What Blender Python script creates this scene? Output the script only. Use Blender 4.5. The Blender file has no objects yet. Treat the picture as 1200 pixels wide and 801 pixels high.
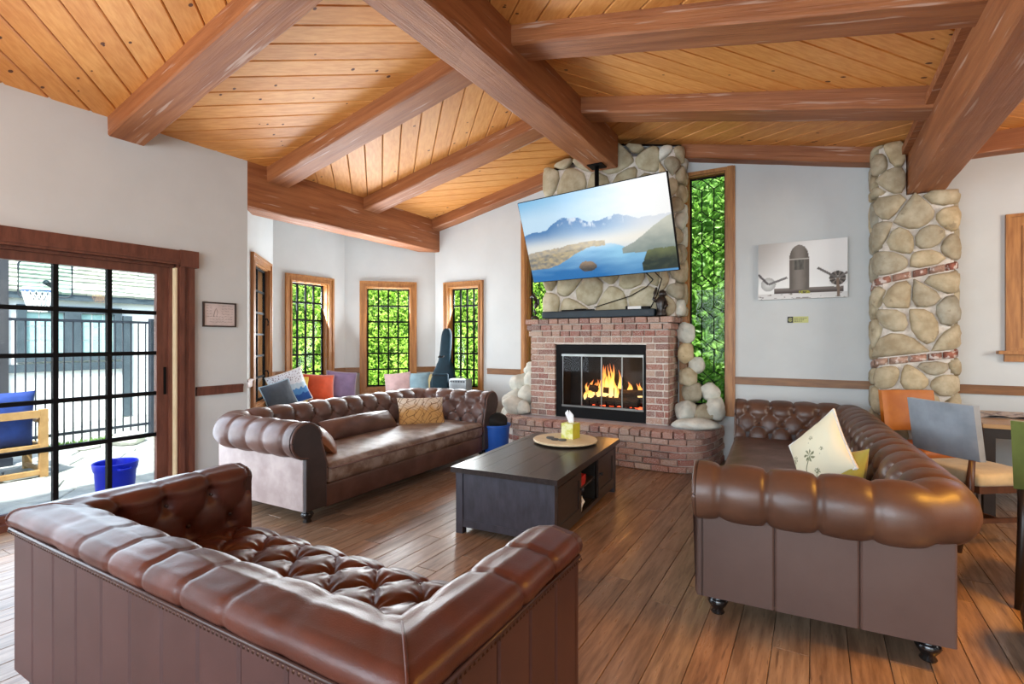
import bpy, bmesh, math, random
from mathutils import Vector, Matrix, noise as mnoise

sc = bpy.context.scene
COL = sc.collection
PI = math.pi

# ------------------------------------------------------------------ camera
TH = math.atan(355 / 600)
cam_d = bpy.data.cameras.new('camera')
cam = bpy.data.objects.new('camera', cam_d)
COL.objects.link(cam)
cam.location = (0, 0, 1.4)
cam.rotation_euler = (PI / 2, 0, TH)
cam_d.sensor_width = 36
cam_d.lens = 18
cam_d.shift_y = -2.5 / 1200
cam_d.clip_start = 0.02
sc.camera = cam

# ------------------------------------------------------------------ sky, sun, lamps, exposure
world = bpy.data.worlds.new('world')
sc.world = world
world.use_nodes = True
wn = world.node_tree
bg = wn.nodes['Background']
sky = wn.nodes.new('ShaderNodeTexSky')
sky.sky_type = 'NISHITA'
sky.sun_disc = False
sky.sun_elevation = math.radians(58)
sky.sun_rotation = math.radians(150)
sky.air_density = 1.2
sky.dust_density = 3.0
wn.links.new(sky.outputs[0], bg.inputs[0])
bg.inputs[1].default_value = 0.42


def lamp(name, kind, loc, rot, energy, color=(1, 1, 1), size=1, size_y=None, shape='RECTANGLE', spread=None):
    d = bpy.data.lights.new(name, kind)
    d.energy = energy
    d.color = color
    if kind == 'AREA':
        d.shape = shape
        d.size = size
        if size_y:
            d.size_y = size_y
        if spread:
            d.spread = spread
    o = bpy.data.objects.new(name, d)
    COL.objects.link(o)
    o.location = loc
    o.rotation_euler = rot
    return o


def aim(o, target):
    o.rotation_euler = (Vector(target) - o.location).to_track_quat('-Z', 'Y').to_euler()


sun = lamp('sun', 'SUN', (5, -8, 14), (0, 0, 0), 8.6, (1, .96, .90))
sun.data.angle = math.radians(2)
aim(sun, Vector(sun.location) + Vector((-0.32, 0.38, -0.87)))
# daylight coming in through the glass door and the bay
l1 = lamp('door_daylight', 'AREA', (-4.97, 1.1, 1.2), (0, 0, 0), 66, (.72, .86, 1), 2.9, 2.1)
aim(l1, (0, 1.2, .9))
for q, (p, d, e) in enumerate([((-6.1, 4.85, 1.45), (1, -.05, .42), 44), ((-5.62, 5.84, 1.45), (.7, -.7, .42), 44), ((-4.64, 6.30, 1.45), (0, -1, .42), 26)]):
    l2 = lamp('bay_window_daylight', 'AREA', p, (0, 0, 0), e, (.90, .95, 1), .55, 1.45)
    aim(l2, Vector(p) + Vector(d))
# added soft fill behind the camera, then the warm lamps of the room
l3 = lamp('rear_fill', 'AREA', (-1.6, -3.4, 1.9), (0, 0, 0), 235, (.75, .88, 1), 5.5, 2.4)
aim(l3, (-2.0, 4.0, 1.9))
l4 = lamp('dining_lamp', 'AREA', (2.3, 2.9, 2.7), (0, 0, 0), 50, (1, .46, .06), .9, .9, 'DISK', math.radians(110))
aim(l4, (1.6, 2.6, 0))
l5 = lamp('rear_uplight', 'AREA', (-3.9, -.3, 2.3), (0, 0, 0), 9, (1, .42, .05), .5, .5, 'DISK')
aim(l5, (-4.1, 1.0, 3.6))

l6 = lamp('side_fill', 'AREA', (4.4, 3.4, 2.0), (0, 0, 0), 30, (1, .95, .88), 1.6, 1.4, 'RECTANGLE', math.radians(120))  # added fill to brighten the back wall and pillar, no window here
aim(l6, (.7, 6.4, 1.9))
l7 = lamp('warm_ceiling_fill', 'POINT', (2.7, 4.9, 2.3), (0, 0, 0), 16, (1, .50, .12))  # unseen warm point lamp added to lift the right-hand ceiling
l7.data.shadow_soft_size = .12

sc.view_settings.view_transform = 'Standard'
sc.view_settings.look = 'None'
sc.view_settings.gamma = 1
sc.view_settings.use_curve_mapping = False
sc.view_settings.exposure = 0.52

# ------------------------------------------------------------------ helpers


def C(r, g, b):
    f = lambda v: (v / 255 / 12.92) if v / 255 <= .04045 else ((v / 255 + .055) / 1.055) ** 2.4
    return (f(r), f(g), f(b), 1)


def sm(a, b, x):
    t = min(1, max(0, (x - a) / (b - a)))
    return t * t * (3 - 2 * t)


class MB:
    def __init__(self):
        self.v = []
        self.f = []
        self.c = None

    def add(self, vs, fs):
        o = len(self.v)
        self.v += [tuple(p) for p in vs]
        self.f += [tuple(i + o for i in f) for f in fs]
        return self

    def box(self, c, s, rot=None):
        hx, hy, hz = s[0] / 2, s[1] / 2, s[2] / 2
        vs = [Vector((x, y, z)) for x in (-hx, hx) for y in (-hy, hy) for z in (-hz, hz)]
        if rot is not None:
            vs = [rot @ p for p in vs]
        vs = [p + Vector(c) for p in vs]
        return self.add(vs, [(0, 1, 3, 2), (4, 6, 7, 5), (0, 4, 5, 1), (2, 3, 7, 6), (0, 2, 6, 4), (1, 5, 7, 3)])

    def bbox(self, x0, x1, y0, y1, z0, z1):
        return self.box(((x0 + x1) / 2, (y0 + y1) / 2, (z0 + z1) / 2), (abs(x1 - x0), abs(y1 - y0), abs(z1 - z0)))

    def bar(self, p0, p1, w, h, up=(0, 0, 1)):
        p0, p1 = Vector(p0), Vector(p1)
        d = p1 - p0
        x = d.normalized()
        y = Vector(up).cross(x)
        if y.length < 1e-4:
            y = Vector((0, 1, 0)).cross(x)
        y.normalize()
        z = x.cross(y)
        m = Matrix((x, y, z)).transposed()
        return self.box((p0 + p1) / 2, (d.length, w, h), m)

    def tube(self, pts, r, n=8, cap=True):
        pts = [Vector(p) for p in pts]
        rr = r if isinstance(r, (list, tuple)) else [r] * len(pts)
        rings = []
        ref = Vector((0, 0, 1))
        for i, p in enumerate(pts):
            a = pts[max(0, i - 1)]
            b = pts[min(len(pts) - 1, i + 1)]
            t = (b - a).normalized()
            u = t.cross(ref)
            if u.length < 1e-3:
                u = t.cross(Vector((1, 0, 0)))
            u.normalize()
            w = t.cross(u)
            rings.append([p + (u * math.cos(2 * PI * k / n) + w * math.sin(2 * PI * k / n)) * rr[i] for k in range(n)])
        vs = [q for ring in rings for q in ring]
        fs = []
        for i in range(len(pts) - 1):
            for k in range(n):
                fs.append((i * n + k, i * n + (k + 1) % n, (i + 1) * n + (k + 1) % n, (i + 1) * n + k))
        if cap:
            fs.append(tuple(range(n)))
            fs.append(tuple((len(pts) - 1) * n + k for k in range(n))[::-1])
        return self.add(vs, fs)

    def lathe(self, prof, c=(0, 0, 0), n=20):
        vs = []
        fs = []
        for (r, z) in prof:
            for k in range(n):
                a = 2 * PI * k / n
                vs.append((c[0] + r * math.cos(a), c[1] + r * math.sin(a), c[2] + z))
        for i in range(len(prof) - 1):
            for k in range(n):
                fs.append((i * n + k, i * n + (k + 1) % n, (i + 1) * n + (k + 1) % n, (i + 1) * n + k))
        fs.append(tuple(range(n))[::-1])
        fs.append(tuple((len(prof) - 1) * n + k for k in range(n)))
        return self.add(vs, fs)

    def grid(self, fn, nu, nv):
        vs = [fn(i / nu, j / nv) for i in range(nu + 1) for j in range(nv + 1)]
        fs = [(i * (nv + 1) + j, (i + 1) * (nv + 1) + j, (i + 1) * (nv + 1) + j + 1, i * (nv + 1) + j + 1)
              for i in range(nu) for j in range(nv)]
        return self.add(vs, fs)

    def prism(self, poly, ext):
        """poly: list of 3d points, ext: vector"""
        n = len(poly)
        e = Vector(ext)
        vs = [Vector(p) for p in poly] + [Vector(p) + e for p in poly]
        fs = [tuple(range(n))[::-1], tuple(range(n, 2 * n))]
        fs += [(i, (i + 1) % n, n + (i + 1) % n, n + i) for i in range(n)]
        return self.add(vs, fs)

    def build(self, name, m=None, parent=None, smooth=False, colors=None, fix=True, sharp=None):
        me = bpy.data.meshes.new(name)
        me.from_pydata(self.v, [], self.f)
        if fix:
            b = bmesh.new()
            b.from_mesh(me)
            bmesh.ops.recalc_face_normals(b, faces=b.faces)
            b.to_mesh(me)
            b.free()
        if smooth:
            me.shade_smooth()
            if sharp:
                me.set_sharp_from_angle(angle=math.radians(sharp))
        if colors:
            at = me.color_attributes.new('Col', 'FLOAT_COLOR', 'POINT')
            at.data.foreach_set('color', [q for c in colors for q in c])
        o = bpy.data.objects.new(name, me)
        COL.objects.link(o)
        if m:
            me.materials.append(m)
        if parent:
            o.parent = parent
        return o


def rounded(mb, x0, x1, y0, y1, z0, z1, r, n=3, crown=0):
    """box with rounded edges, crown = puffed top"""
    r = min(r, (x1 - x0) / 2, (y1 - y0) / 2, (z1 - z0) / 2)

    def axis(a, b):
        k = max(2, int((b - a - 2 * r) / .09) + 1)
        pts = [a + r * (1 - math.cos(PI / 2 * i / n)) for i in range(n)]
        mid = [a + r + (b - a - 2 * r) * i / k for i in range(k + 1)]
        return pts + mid + [a + b - p for p in reversed(pts)]
    X, Y, Z = axis(x0, x1), axis(y0, y1), axis(z0, z1)
    lo = Vector((x0 + r, y0 + r, z0 + r))
    hi = Vector((x1 - r, y1 - r, z1 - r))

    def proj(p):
        q = Vector((min(max(p[0], lo[0]), hi[0]), min(max(p[1], lo[1]), hi[1]), min(max(p[2], lo[2]), hi[2])))
        d = Vector(p) - q
        if d.length > 1e-9:
            q = q + d.normalized() * r
        if crown:
            u = (q[0] - x0) / (x1 - x0) * 2 - 1
            v = (q[1] - y0) / (y1 - y0) * 2 - 1
            t = (q[2] - z0) / (z1 - z0)
            q[2] += crown * max(0, 1 - abs(u) ** 3) * max(0, 1 - abs(v) ** 3) * (t * 2 - 1)
        return q
    idx = {}
    vs = []

    def vid(i, j, k):
        if (i, j, k) not in idx:
            idx[(i, j, k)] = len(vs)
            vs.append(proj((X[i], Y[j], Z[k])))
        return idx[(i, j, k)]
    fs = []
    nx, ny, nz = len(X) - 1, len(Y) - 1, len(Z) - 1
    for i in range(nx):
        for j in range(ny):
            for k in (0, nz):
                fs.append((vid(i, j, k), vid(i + 1, j, k), vid(i + 1, j + 1, k), vid(i, j + 1, k)))
    for i in range(nx):
        for k in range(nz):
            for j in (0, ny):
                fs.append((vid(i, j, k), vid(i + 1, j, k), vid(i + 1, j, k + 1), vid(i, j, k + 1)))
    for j in range(ny):
        for k in range(nz):
            for i in (0, nx):
                fs.append((vid(i, j, k), vid(i, j + 1, k), vid(i, j + 1, k + 1), vid(i, j, k + 1)))
    mb.add(vs, fs)
    return mb


def thing(name, label, cat, loc=(0, 0, 0), rz=0, group=None):
    o = bpy.data.objects.new(name, None)
    COL.objects.link(o)
    o.location = loc
    o.rotation_euler = (0, 0, rz)
    o.empty_display_size = .1
    o['label'] = label
    o['category'] = cat
    if group:
        o['group'] = group
    return o


def tag(o, label, cat, group=None):
    o['label'] = label
    o['category'] = cat
    if group:
        o['group'] = group
    return o


def struct(o):
    o['kind'] = 'structure'
    return o


def sempty(name, loc=(0, 0, 0), rz=0):
    o = bpy.data.objects.new(name, None)
    COL.objects.link(o)
    o.location = loc
    o.rotation_euler = (0, 0, rz)
    o['kind'] = 'structure'
    return o


def clip(poly, a, b, c):
    """keep a*x+b*y+c >= 0"""
    out = []
    n = len(poly)
    for i in range(n):
        p, q = poly[i], poly[(i + 1) % n]
        dp, dq = a * p[0] + b * p[1] + c, a * q[0] + b * q[1] + c
        if dp >= 0:
            out.append(p)
        if (dp >= 0) != (dq >= 0):
            t = dp / (dp - dq)
            out.append((p[0] + (q[0] - p[0]) * t, p[1] + (q[1] - p[1]) * t))
    return out


def inset(poly, d):
    cx = sum(p[0] for p in poly) / len(poly)
    cy = sum(p[1] for p in poly) / len(poly)
    out = poly
    n = len(poly)
    for i in range(n):
        p, q = poly[i], poly[(i + 1) % n]
        nx, ny = -(q[1] - p[1]), q[0] - p[0]
        L = math.hypot(nx, ny)
        if L < 1e-6:
            continue
        nx, ny = nx / L, ny / L
        if nx * (cx - p[0]) + ny * (cy - p[1]) < 0:
            nx, ny = -nx, -ny
        out = clip(out, nx, ny, -(nx * p[0] + ny * p[1]) - d)
        if len(out) < 3:
            return []
    return out


def chaikin(poly, k=1):
    for _ in range(k):
        o = []
        n = len(poly)
        for i in range(n):
            p, q = poly[i], poly[(i + 1) % n]
            o.append((p[0] * .75 + q[0] * .25, p[1] * .75 + q[1] * .25))
            o.append((p[0] * .25 + q[0] * .75, p[1] * .25 + q[1] * .75))
        poly = o
    return poly


def voronoi(pts, region):
    cells = []
    for i, p in enumerate(pts):
        poly = list(region)
        for j, q in enumerate(pts):
            if i == j or abs(p[0] - q[0]) > 1.2 or abs(p[1] - q[1]) > 1.2:
                continue
            a, b = p[0] - q[0], p[1] - q[1]
            c = -(a * (p[0] + q[0]) / 2 + b * (p[1] + q[1]) / 2)
            poly = clip(poly, a, b, c)
            if len(poly) < 3:
                break
        if len(poly) >= 3:
            cells.append(poly)
    return cells


def scatter(x0, x1, y0, y1, d, seed, asp=1.0):
    rnd = random.Random(seed)
    pts = []
    for _ in range(4000):
        p = (rnd.uniform(x0, x1), rnd.uniform(y0, y1))
        if all(((p[0] - q[0])) ** 2 + ((p[1] - q[1]) * asp) ** 2 > d * d for q in pts):
            pts.append(p)
    return pts


# ------------------------------------------------------------------ materials
MATS = {}


def mat(name, base, base2=None, rough=.5, nscale=6, stretch=(1, 1, 1), bump=0, bscale=60, bstretch=None, metallic=0,
        objrand=None, coat=0, spec=.5, spots=None, sheen=0, detail=4, lo=.35, hi=.65, bdist=.004, rvar=0):
    m = bpy.data.materials.new(name)
    MATS[name] = m
    m.use_nodes = True
    nt = m.node_tree
    N, L = nt.nodes, nt.links
    b = N['Principled BSDF']
    b.inputs['Roughness'].default_value = rough
    b.inputs['Metallic'].default_value = metallic
    b.inputs['Specular IOR Level'].default_value = spec
    b.inputs['Coat Weight'].default_value = coat
    b.inputs['Sheen Weight'].default_value = sheen
    tc = N.new('ShaderNodeTexCoord')
    oi = N.new('ShaderNodeObjectInfo')
    mp = N.new('ShaderNodeMapping')
    mp.inputs['Scale'].default_value = stretch
    L.new(tc.outputs['Object'], mp.inputs['Vector'])
    mul = N.new('ShaderNodeMath')
    mul.operation = 'MULTIPLY'
    mul.inputs[1].default_value = 37.0
    L.new(oi.outputs['Random'], mul.inputs[0])
    L.new(mul.outputs[0], mp.inputs['Location'])
    nz = N.new('ShaderNodeTexNoise')
    nz.inputs['Scale'].default_value = nscale
    nz.inputs['Detail'].default_value = detail
    nz.inputs['Roughness'].default_value = .6
    L.new(mp.outputs[0], nz.inputs['Vector'])
    cr = N.new('ShaderNodeValToRGB')
    cr.color_ramp.elements[0].position = lo
    cr.color_ramp.elements[1].position = hi
    cr.color_ramp.elements[0].color = base
    cr.color_ramp.elements[1].color = base2 or base
    L.new(nz.outputs['Fac'], cr.inputs['Fac'])
    out = cr.outputs['Color']
    if objrand:
        r2 = N.new('ShaderNodeValToRGB')
        r2.color_ramp.interpolation = 'LINEAR'
        els = r2.color_ramp.elements
        while len(els) < len(objrand):
            els.new(.5)
        for i, cc in enumerate(objrand):
            els[i].position = i / (len(objrand) - 1)
            els[i].color = cc
        L.new(oi.outputs['Random'], r2.inputs['Fac'])
        mx = N.new('ShaderNodeMix')
        mx.data_type = 'RGBA'
        mx.blend_type = 'MULTIPLY'
        mx.inputs['Factor'].default_value = 1
        L.new(out, mx.inputs[6])
        L.new(r2.outputs['Color'], mx.inputs[7])
        out = mx.outputs[2]
    if spots:
        sc_, pos, colr, amt = spots
        nz3 = N.new('ShaderNodeTexNoise')
        nz3.inputs['Scale'].default_value = sc_
        nz3.inputs['Detail'].default_value = 3
        L.new(mp.outputs[0], nz3.inputs['Vector'])
        c3 = N.new('ShaderNodeValToRGB')
        c3.color_ramp.elements[0].position = pos
        c3.color_ramp.elements[1].position = pos + .06
        c3.color_ramp.elements[0].color = (0, 0, 0, 1)
        c3.color_ramp.elements[1].color = (amt, amt, amt, 1)
        L.new(nz3.outputs['Fac'], c3.inputs['Fac'])
        mx = N.new('ShaderNodeMix')
        mx.data_type = 'RGBA'
        L.new(c3.outputs['Color'], mx.inputs['Factor'])
        L.new(out, mx.inputs[6])
        mx.inputs[7].default_value = colr
        out = mx.outputs[2]
    L.new(out, b.inputs['Base Color'])
    if rvar:
        mr = N.new('ShaderNodeMapRange')
        mr.inputs[1].default_value = .3
        mr.inputs[2].default_value = .7
        mr.inputs[3].default_value = rough - rvar
        mr.inputs[4].default_value = rough + rvar
        L.new(nz.outputs['Fac'], mr.inputs[0])
        L.new(mr.outputs[0], b.inputs['Roughness'])
    if bump:
        m2 = N.new('ShaderNodeMapping')
        m2.inputs['Scale'].default_value = bstretch or stretch
        L.new(tc.outputs['Object'], m2.inputs['Vector'])
        L.new(mul.outputs[0], m2.inputs['Location'])
        n2 = N.new('ShaderNodeTexNoise')
        n2.inputs['Scale'].default_value = bscale
        n2.inputs['Detail'].default_value = 5
        L.new(m2.outputs[0], n2.inputs['Vector'])
        bp = N.new('ShaderNodeBump')
        bp.inputs['Strength'].default_value = bump
        bp.inputs['Distance'].default_value = bdist
        L.new(n2.outputs['Fac'], bp.inputs['Height'])
        L.new(bp.outputs[0], b.inputs['Normal'])
    return m


def colmat(name, rough=.6, emit=0):
    m = bpy.data.materials.new(name)
    m.use_nodes = True
    N, L = m.node_tree.nodes, m.node_tree.links
    b = N['Principled BSDF']
    a = N.new('ShaderNodeVertexColor')
    a.layer_name = 'Col'
    b.inputs['Roughness'].default_value = rough
    if emit:
        b.inputs['Base Color'].default_value = (.01, .01, .01, 1)
        L.new(a.outputs[0], b.inputs['Emission Color'])
        b.inputs['Emission Strength'].default_value = emit
    else:
        L.new(a.outputs[0], b.inputs['Base Color'])
    return m


def glassmat(name, tint=(.95, .98, .98, 1), refl=.10):
    m = bpy.data.materials.new(name)
    m.use_nodes = True
    N, L = m.node_tree.nodes, m.node_tree.links
    N.remove(N['Principled BSDF'])
    t = N.new('ShaderNodeBsdfTransparent')
    t.inputs[0].default_value = tint
    g = N.new('ShaderNodeBsdfGlossy')
    g.inputs['Roughness'].default_value = .03
    lw = N.new('ShaderNodeLayerWeight')
    lw.inputs[0].default_value = .25
    mu = N.new('ShaderNodeMath')
    mu.operation = 'MULTIPLY'
    mu.inputs[1].default_value = refl * 3
    L.new(lw.outputs['Fresnel'], mu.inputs[0])
    mx = N.new('ShaderNodeMixShader')
    L.new(mu.outputs[0], mx.inputs[0])
    L.new(t.outputs[0], mx.inputs[1])
    L.new(g.outputs[0], mx.inputs[2])
    L.new(mx.outputs[0], N['Material Output'].inputs[0])
    return m


def emat(name, col, strength):
    m = bpy.data.materials.new(name)
    m.use_nodes = True
    b = m.node_tree.nodes['Principled BSDF']
    b.inputs['Base Color'].default_value = (.02, .02, .02, 1)
    b.inputs['Emission Color'].default_value = col
    b.inputs['Emission Strength'].default_value = strength
    return m


M_wall = mat('wall_paint', C(198, 202, 202), C(202, 206, 206), rough=.75, nscale=3, bump=.15, bscale=140)
M_mortar_l = mat('pale_mortar', C(222, 214, 204), C(200, 190, 178), rough=.95, nscale=30, bump=.5, bscale=60)
M_ceilback = mat('ceiling_backing', C(60, 35, 18), C(50, 28, 14), rough=.9)
M_plank = mat('ceiling_pine', C(226, 164, 92), C(210, 142, 70), rough=.5, nscale=3, stretch=(1.2, 14, 14), bump=.15, bscale=8,
              objrand=[(.82, .74, .66, 1), (1, .96, .9, 1), (.92, .86, .8, 1), (1, 1, 1, 1)], spots=None)
M_knot = mat('pine_knot', C(105, 58, 28), C(80, 42, 20), rough=.6, nscale=30)
M_beam = mat('beam_wood', C(164, 104, 62), C(136, 80, 44), rough=.55, nscale=2.2, stretch=(.6, 9, 9), bump=.5, bscale=6,
             bstretch=(.5, 14, 14), bdist=.01, spots=(2.6, .63, C(200, 172, 154), .6))
M_trim = mat('trim_wood', C(176, 122, 66), C(146, 94, 46), rough=.42, nscale=4, stretch=(9, 9, 1), bump=.1, bscale=20)
M_trimh = mat('rail_wood', C(140, 94, 48), C(112, 70, 34), rough=.42, nscale=4, stretch=(1, 9, 9), bump=.1, bscale=20)
M_door = mat('door_mahogany', C(112, 66, 50), C(88, 48, 36), rough=.4, nscale=4, stretch=(6, 6, 1), bump=.1, bscale=20)
M_floor = mat('floor_oak', C(168, 141, 116), C(120, 96, 77), rough=.33, nscale=3, stretch=(1, 10, 10), bump=.25, bscale=7,
              objrand=[(.62, .58, .56, 1), (1, .95, .88, 1), (.78, .72, .68, 1), (1.0, .84, .70, 1), (.9, .9, .9, 1), (.7, .6, .5, 1)], rvar=.08, detail=6,
              spots=(5, .64, C(60, 36, 22), .5))
M_floorb = mat('floor_gap', C(74, 50, 34), C(66, 44, 30), rough=.8)
M_black = mat('black_metal', C(10, 10, 11), C(14, 14, 15), rough=.6, spec=.15)
M_iron = mat('dark_iron', C(30, 36, 46), C(38, 46, 58), rough=.5)
M_brick = mat('used_brick', C(255, 255, 255), C(205, 196, 190), rough=.9, nscale=26, bump=.6, bscale=50, bdist=.006,
              objrand=[C(152, 84, 70), C(176, 122, 104), C(190, 152, 132), C(140, 92, 80), C(200, 172, 152), C(168, 92, 72), C(128, 92, 84), C(190, 140, 118)],
              spots=(20, .53, C(226, 216, 208), .72))
M_stone = mat('river_stone', C(255, 255, 255), C(214, 208, 198), rough=.85, nscale=9, bump=.5, bscale=18, bdist=.012,
              objrand=[C(182, 172, 146), C(198, 186, 158), C(160, 154, 136), C(206, 188, 152), C(170, 166, 150), C(190, 174, 142)],
              spots=(12, .66, C(110, 96, 76), .5))
M_pstone = mat('pale_boulder', C(214, 212, 200), C(182, 184, 174), rough=.85, nscale=7, bump=.5, bscale=14, bdist=.012, spots=(10, .66, C(150, 146, 128), .5))
M_flag = mat('flagstone', C(255, 255, 255), C(214, 208, 196), rough=.85, nscale=7, bump=.5, bscale=16, bdist=.012,
             objrand=[C(186, 178, 150), C(170, 160, 132), C(200, 192, 166), C(178, 170, 146)])
M_leather_f = mat('oxblood_leather', C(92, 46, 34), C(70, 34, 25), rough=.35, nscale=4, bump=.3, bscale=220, bdist=.002, rvar=.06)
M_leather_r = mat('chestnut_leather', C(94, 65, 50), C(74, 49, 37), rough=.38, nscale=4, bump=.25, bscale=220, bdist=.002, rvar=.06)
M_leather_l = mat('worn_leather', C(106, 78, 70), C(78, 54, 47), rough=.36, nscale=4, bump=.25, bscale=220, bdist=.002, rvar=.06)
M_panel_f = mat('oxblood_panel', C(76, 48, 45), C(66, 40, 37), rough=.42, nscale=3, bump=.2, bscale=260, bdist=.0015)
M_panel_r = mat('chestnut_panel', C(88, 66, 58), C(80, 58, 50), rough=.45, nscale=3, bump=.2, bscale=260, bdist=.0015)
M_panel_l = mat('worn_panel', C(176, 160, 156), C(150, 132, 128), rough=.5, nscale=5, bump=.2, bscale=260, bdist=.0015)
M_dkpanel = mat('dark_scroll', C(66, 56, 56), C(52, 44, 44), rough=.5, nscale=6)
M_seat_l = mat('worn_seat_leather', C(150, 134, 124), C(106, 82, 68), rough=.42, nscale=7, bump=.4, bscale=90, bdist=.004, lo=.4, hi=.6)
M_button = mat('leather_button', C(64, 38, 30), C(56, 32, 26), rough=.4)
M_nail = mat('brass_nail', C(78, 52, 40), C(60, 40, 32), rough=.35, metallic=.8)
M_bun = mat('black_lacquer', C(18, 16, 16), C(24, 20, 20), rough=.2, coat=.3)
M_table = mat('espresso_wood', C(54, 46, 44), C(40, 33, 31), rough=.28, nscale=4, stretch=(8, 1, 8), bump=.2, bscale=14)
M_tableside = mat('espresso_side_sheen', C(66, 64, 72), C(52, 50, 56), rough=.42, nscale=4, stretch=(4, 4, 1.5), bump=.2, bscale=14)  # grey-blue reflection put into the colour of the sides and legs
M_hole = mat('dark_inside', C(16, 13, 12), C(20, 16, 14), rough=.8)
M_lazy = mat('pale_birch', C(224, 206, 170), C(212, 190, 152), rough=.45, nscale=4, stretch=(1, 9, 1))


def leafmat(name, a, b):
    m = mat(name, a, b, rough=.45, nscale=2.2, lo=.35, hi=.65)
    N, L = m.node_tree.nodes, m.node_tree.links
    p = N['Principled BSDF']
    tr = N.new('ShaderNodeBsdfTranslucent')
    src = p.inputs['Base Color'].links[0].from_socket
    L.new(src, tr.inputs['Color'])
    mx = N.new('ShaderNodeMixShader')
    mx.inputs[0].default_value = .4
    L.new(p.outputs[0], mx.inputs[1])
    L.new(tr.outputs[0], mx.inputs[2])
    L.new(mx.outputs[0], N['Material Output'].inputs[0])
    return m


M_leaf = leafmat('ivy_leaf', C(206, 234, 116), C(156, 200, 72))
M_leaf2 = leafmat('tree_leaf', C(150, 196, 84), C(92, 146, 48))
M_hedge = mat('hedge_inner', C(84, 130, 36), C(60, 100, 26), rough=.9, nscale=12)
M_patio = mat('patio_stone', C(166, 170, 164), C(136, 142, 138), rough=.8, nscale=6, bump=.4, bscale=20)
M_grass = mat('grass_blade', C(110, 150, 60), C(80, 124, 40), rough=.8)
M_house = mat('house_stucco', C(236, 238, 236), C(228, 231, 230), rough=.9, nscale=4)
M_housedark = mat('house_timber', C(70, 84, 92), C(58, 72, 80), rough=.7)
M_shingle = mat('roof_shingle', C(182, 184, 170), C(156, 162, 152), rough=.9, nscale=5)
M_glass = glassmat('window_glass')
M_fglass = glassmat('hearth_glass', (.92, .92, .92, 1), .12)
M_hglass = mat('far_window_glass', C(170, 206, 204), C(150, 190, 190), rough=.1)
M_white = mat('white_plastic', C(226, 226, 224), C(220, 220, 218), rough=.5)
M_bluep = mat('blue_plastic', C(14, 40, 206), C(10, 34, 190), rough=.35)
M_bluebin = mat('blue_bin_plastic', C(24, 86, 176), C(20, 78, 164), rough=.45)
M_bluefab = mat('blue_canvas', C(28, 62, 138), C(22, 50, 116), rough=.8, nscale=8)
M_teak = mat('teak_wood', C(164, 132, 84), C(140, 108, 64), rough=.6, nscale=4, stretch=(2, 2, 2))


def fab(name, c, d=.86, **k):
    return mat(name, C(*c), C(*[int(q * d) for q in c]), rough=.9, nscale=k.pop('nscale', 5), bump=.35, bscale=300, bdist=.002, sheen=.2, **k)


# ------------------------------------------------------------------ floor
fl = MB().bbox(-5.25, 5.2, -4.2, 6.6, -.14, -.02).build('floor', M_floorb)
struct(fl)
rnd = random.Random(5)
W = .15
x = -5.12
while x < 3.0:
    y = -.4 + rnd.uniform(-1.2, 0)
    x1 = x + W
    while y < 6.4:
        L = rnd.uniform(1.1, 2.3)
        if x > 1.2:
            L *= 1.5
        y1 = min(y + L, 6.42)
        if y1 - y > .2:
            mb = MB()
            hw, hl, g = W / 2 - .0012, (y1 - y) / 2 - .001, .002
            pts = [(-hl, -hw), (hl, -hw), (hl, hw), (-hl, hw)]
            pin = [(-hl + g, -hw + g), (hl - g, -hw + g), (hl - g, hw - g), (-hl + g, hw - g)]
            vs = [(p[0], p[1], -.021) for p in pts] + [(p[0], p[1], -.002) for p in pts] + [(p[0], p[1], 0) for p in pin]
            mb.add(vs, [(0, 1, 5, 4), (1, 2, 6, 5), (2, 3, 7, 6), (3, 0, 4, 7), (4, 5, 9, 8), (5, 6, 10, 9), (6, 7, 11, 10), (7, 4, 8, 11), (8, 9, 10, 11)])
            o = mb.build('plank', M_floor, fl, fix=False)
            o.location = (x + W / 2, (y + y1) / 2, 0)
            o.rotation_euler = (0, 0, PI / 2)
        y = y1
    x += W

# ------------------------------------------------------------------ walls
YW = 6.39
XL = -5.11


def wallpanel(name, p0, p1, z0, z1, openings, thick, m=M_wall, parent=None):
    """inner face runs p0->p1 with the room on its right-hand side; thick goes to the left"""
    p0, p1 = Vector((p0[0], p0[1], 0)), Vector((p1[0], p1[1], 0))
    d = (p1 - p0)
    Ls = d.length
    d.normalize()
    n = Vector((-d.y, d.x, 0))
    S = sorted(set([0, Ls] + [q for o in openings for q in o[:2]]))
    Z = sorted(set([z0, z1] + [q for o in openings for q in o[2:]]))
    mb = MB()
    for i in range(len(S) - 1):
        for j in range(len(Z) - 1):
            sm_, zm = (S[i] + S[i + 1]) / 2, (Z[j] + Z[j + 1]) / 2
            if any(o[0] < sm_ < o[1] and o[2] < zm < o[3] for o in openings):
                continue
            a, b = p0 + d * S[i], p0 + d * S[i + 1]
            poly = [a, b, b + n * thick, a + n * thick]
            mb.prism([(q.x, q.y, Z[j]) for q in poly], (0, 0, Z[j + 1] - Z[j]))
    o = mb.build(name, m, parent)
    return struct(o)


BAY = [(-5.15, 3.2), (-6.17, 4.22), (-6.17, 5.42), (-5.2, YW)]
DOOR0, DOOR1, DOORZ = -.16, 2.50, 2.13
wallpanel('wall_left', (XL, -4.2), (XL, 3.2), 0, 3.30, [(DOOR0 + 4.2, DOOR1 + 4.2, 0, DOORZ)], .14)


def facet(k):
    a, b = Vector((*BAY[k], 0)), Vector((*BAY[k + 1], 0))
    return a, b, (b - a).length, (b - a).normalized()


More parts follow.
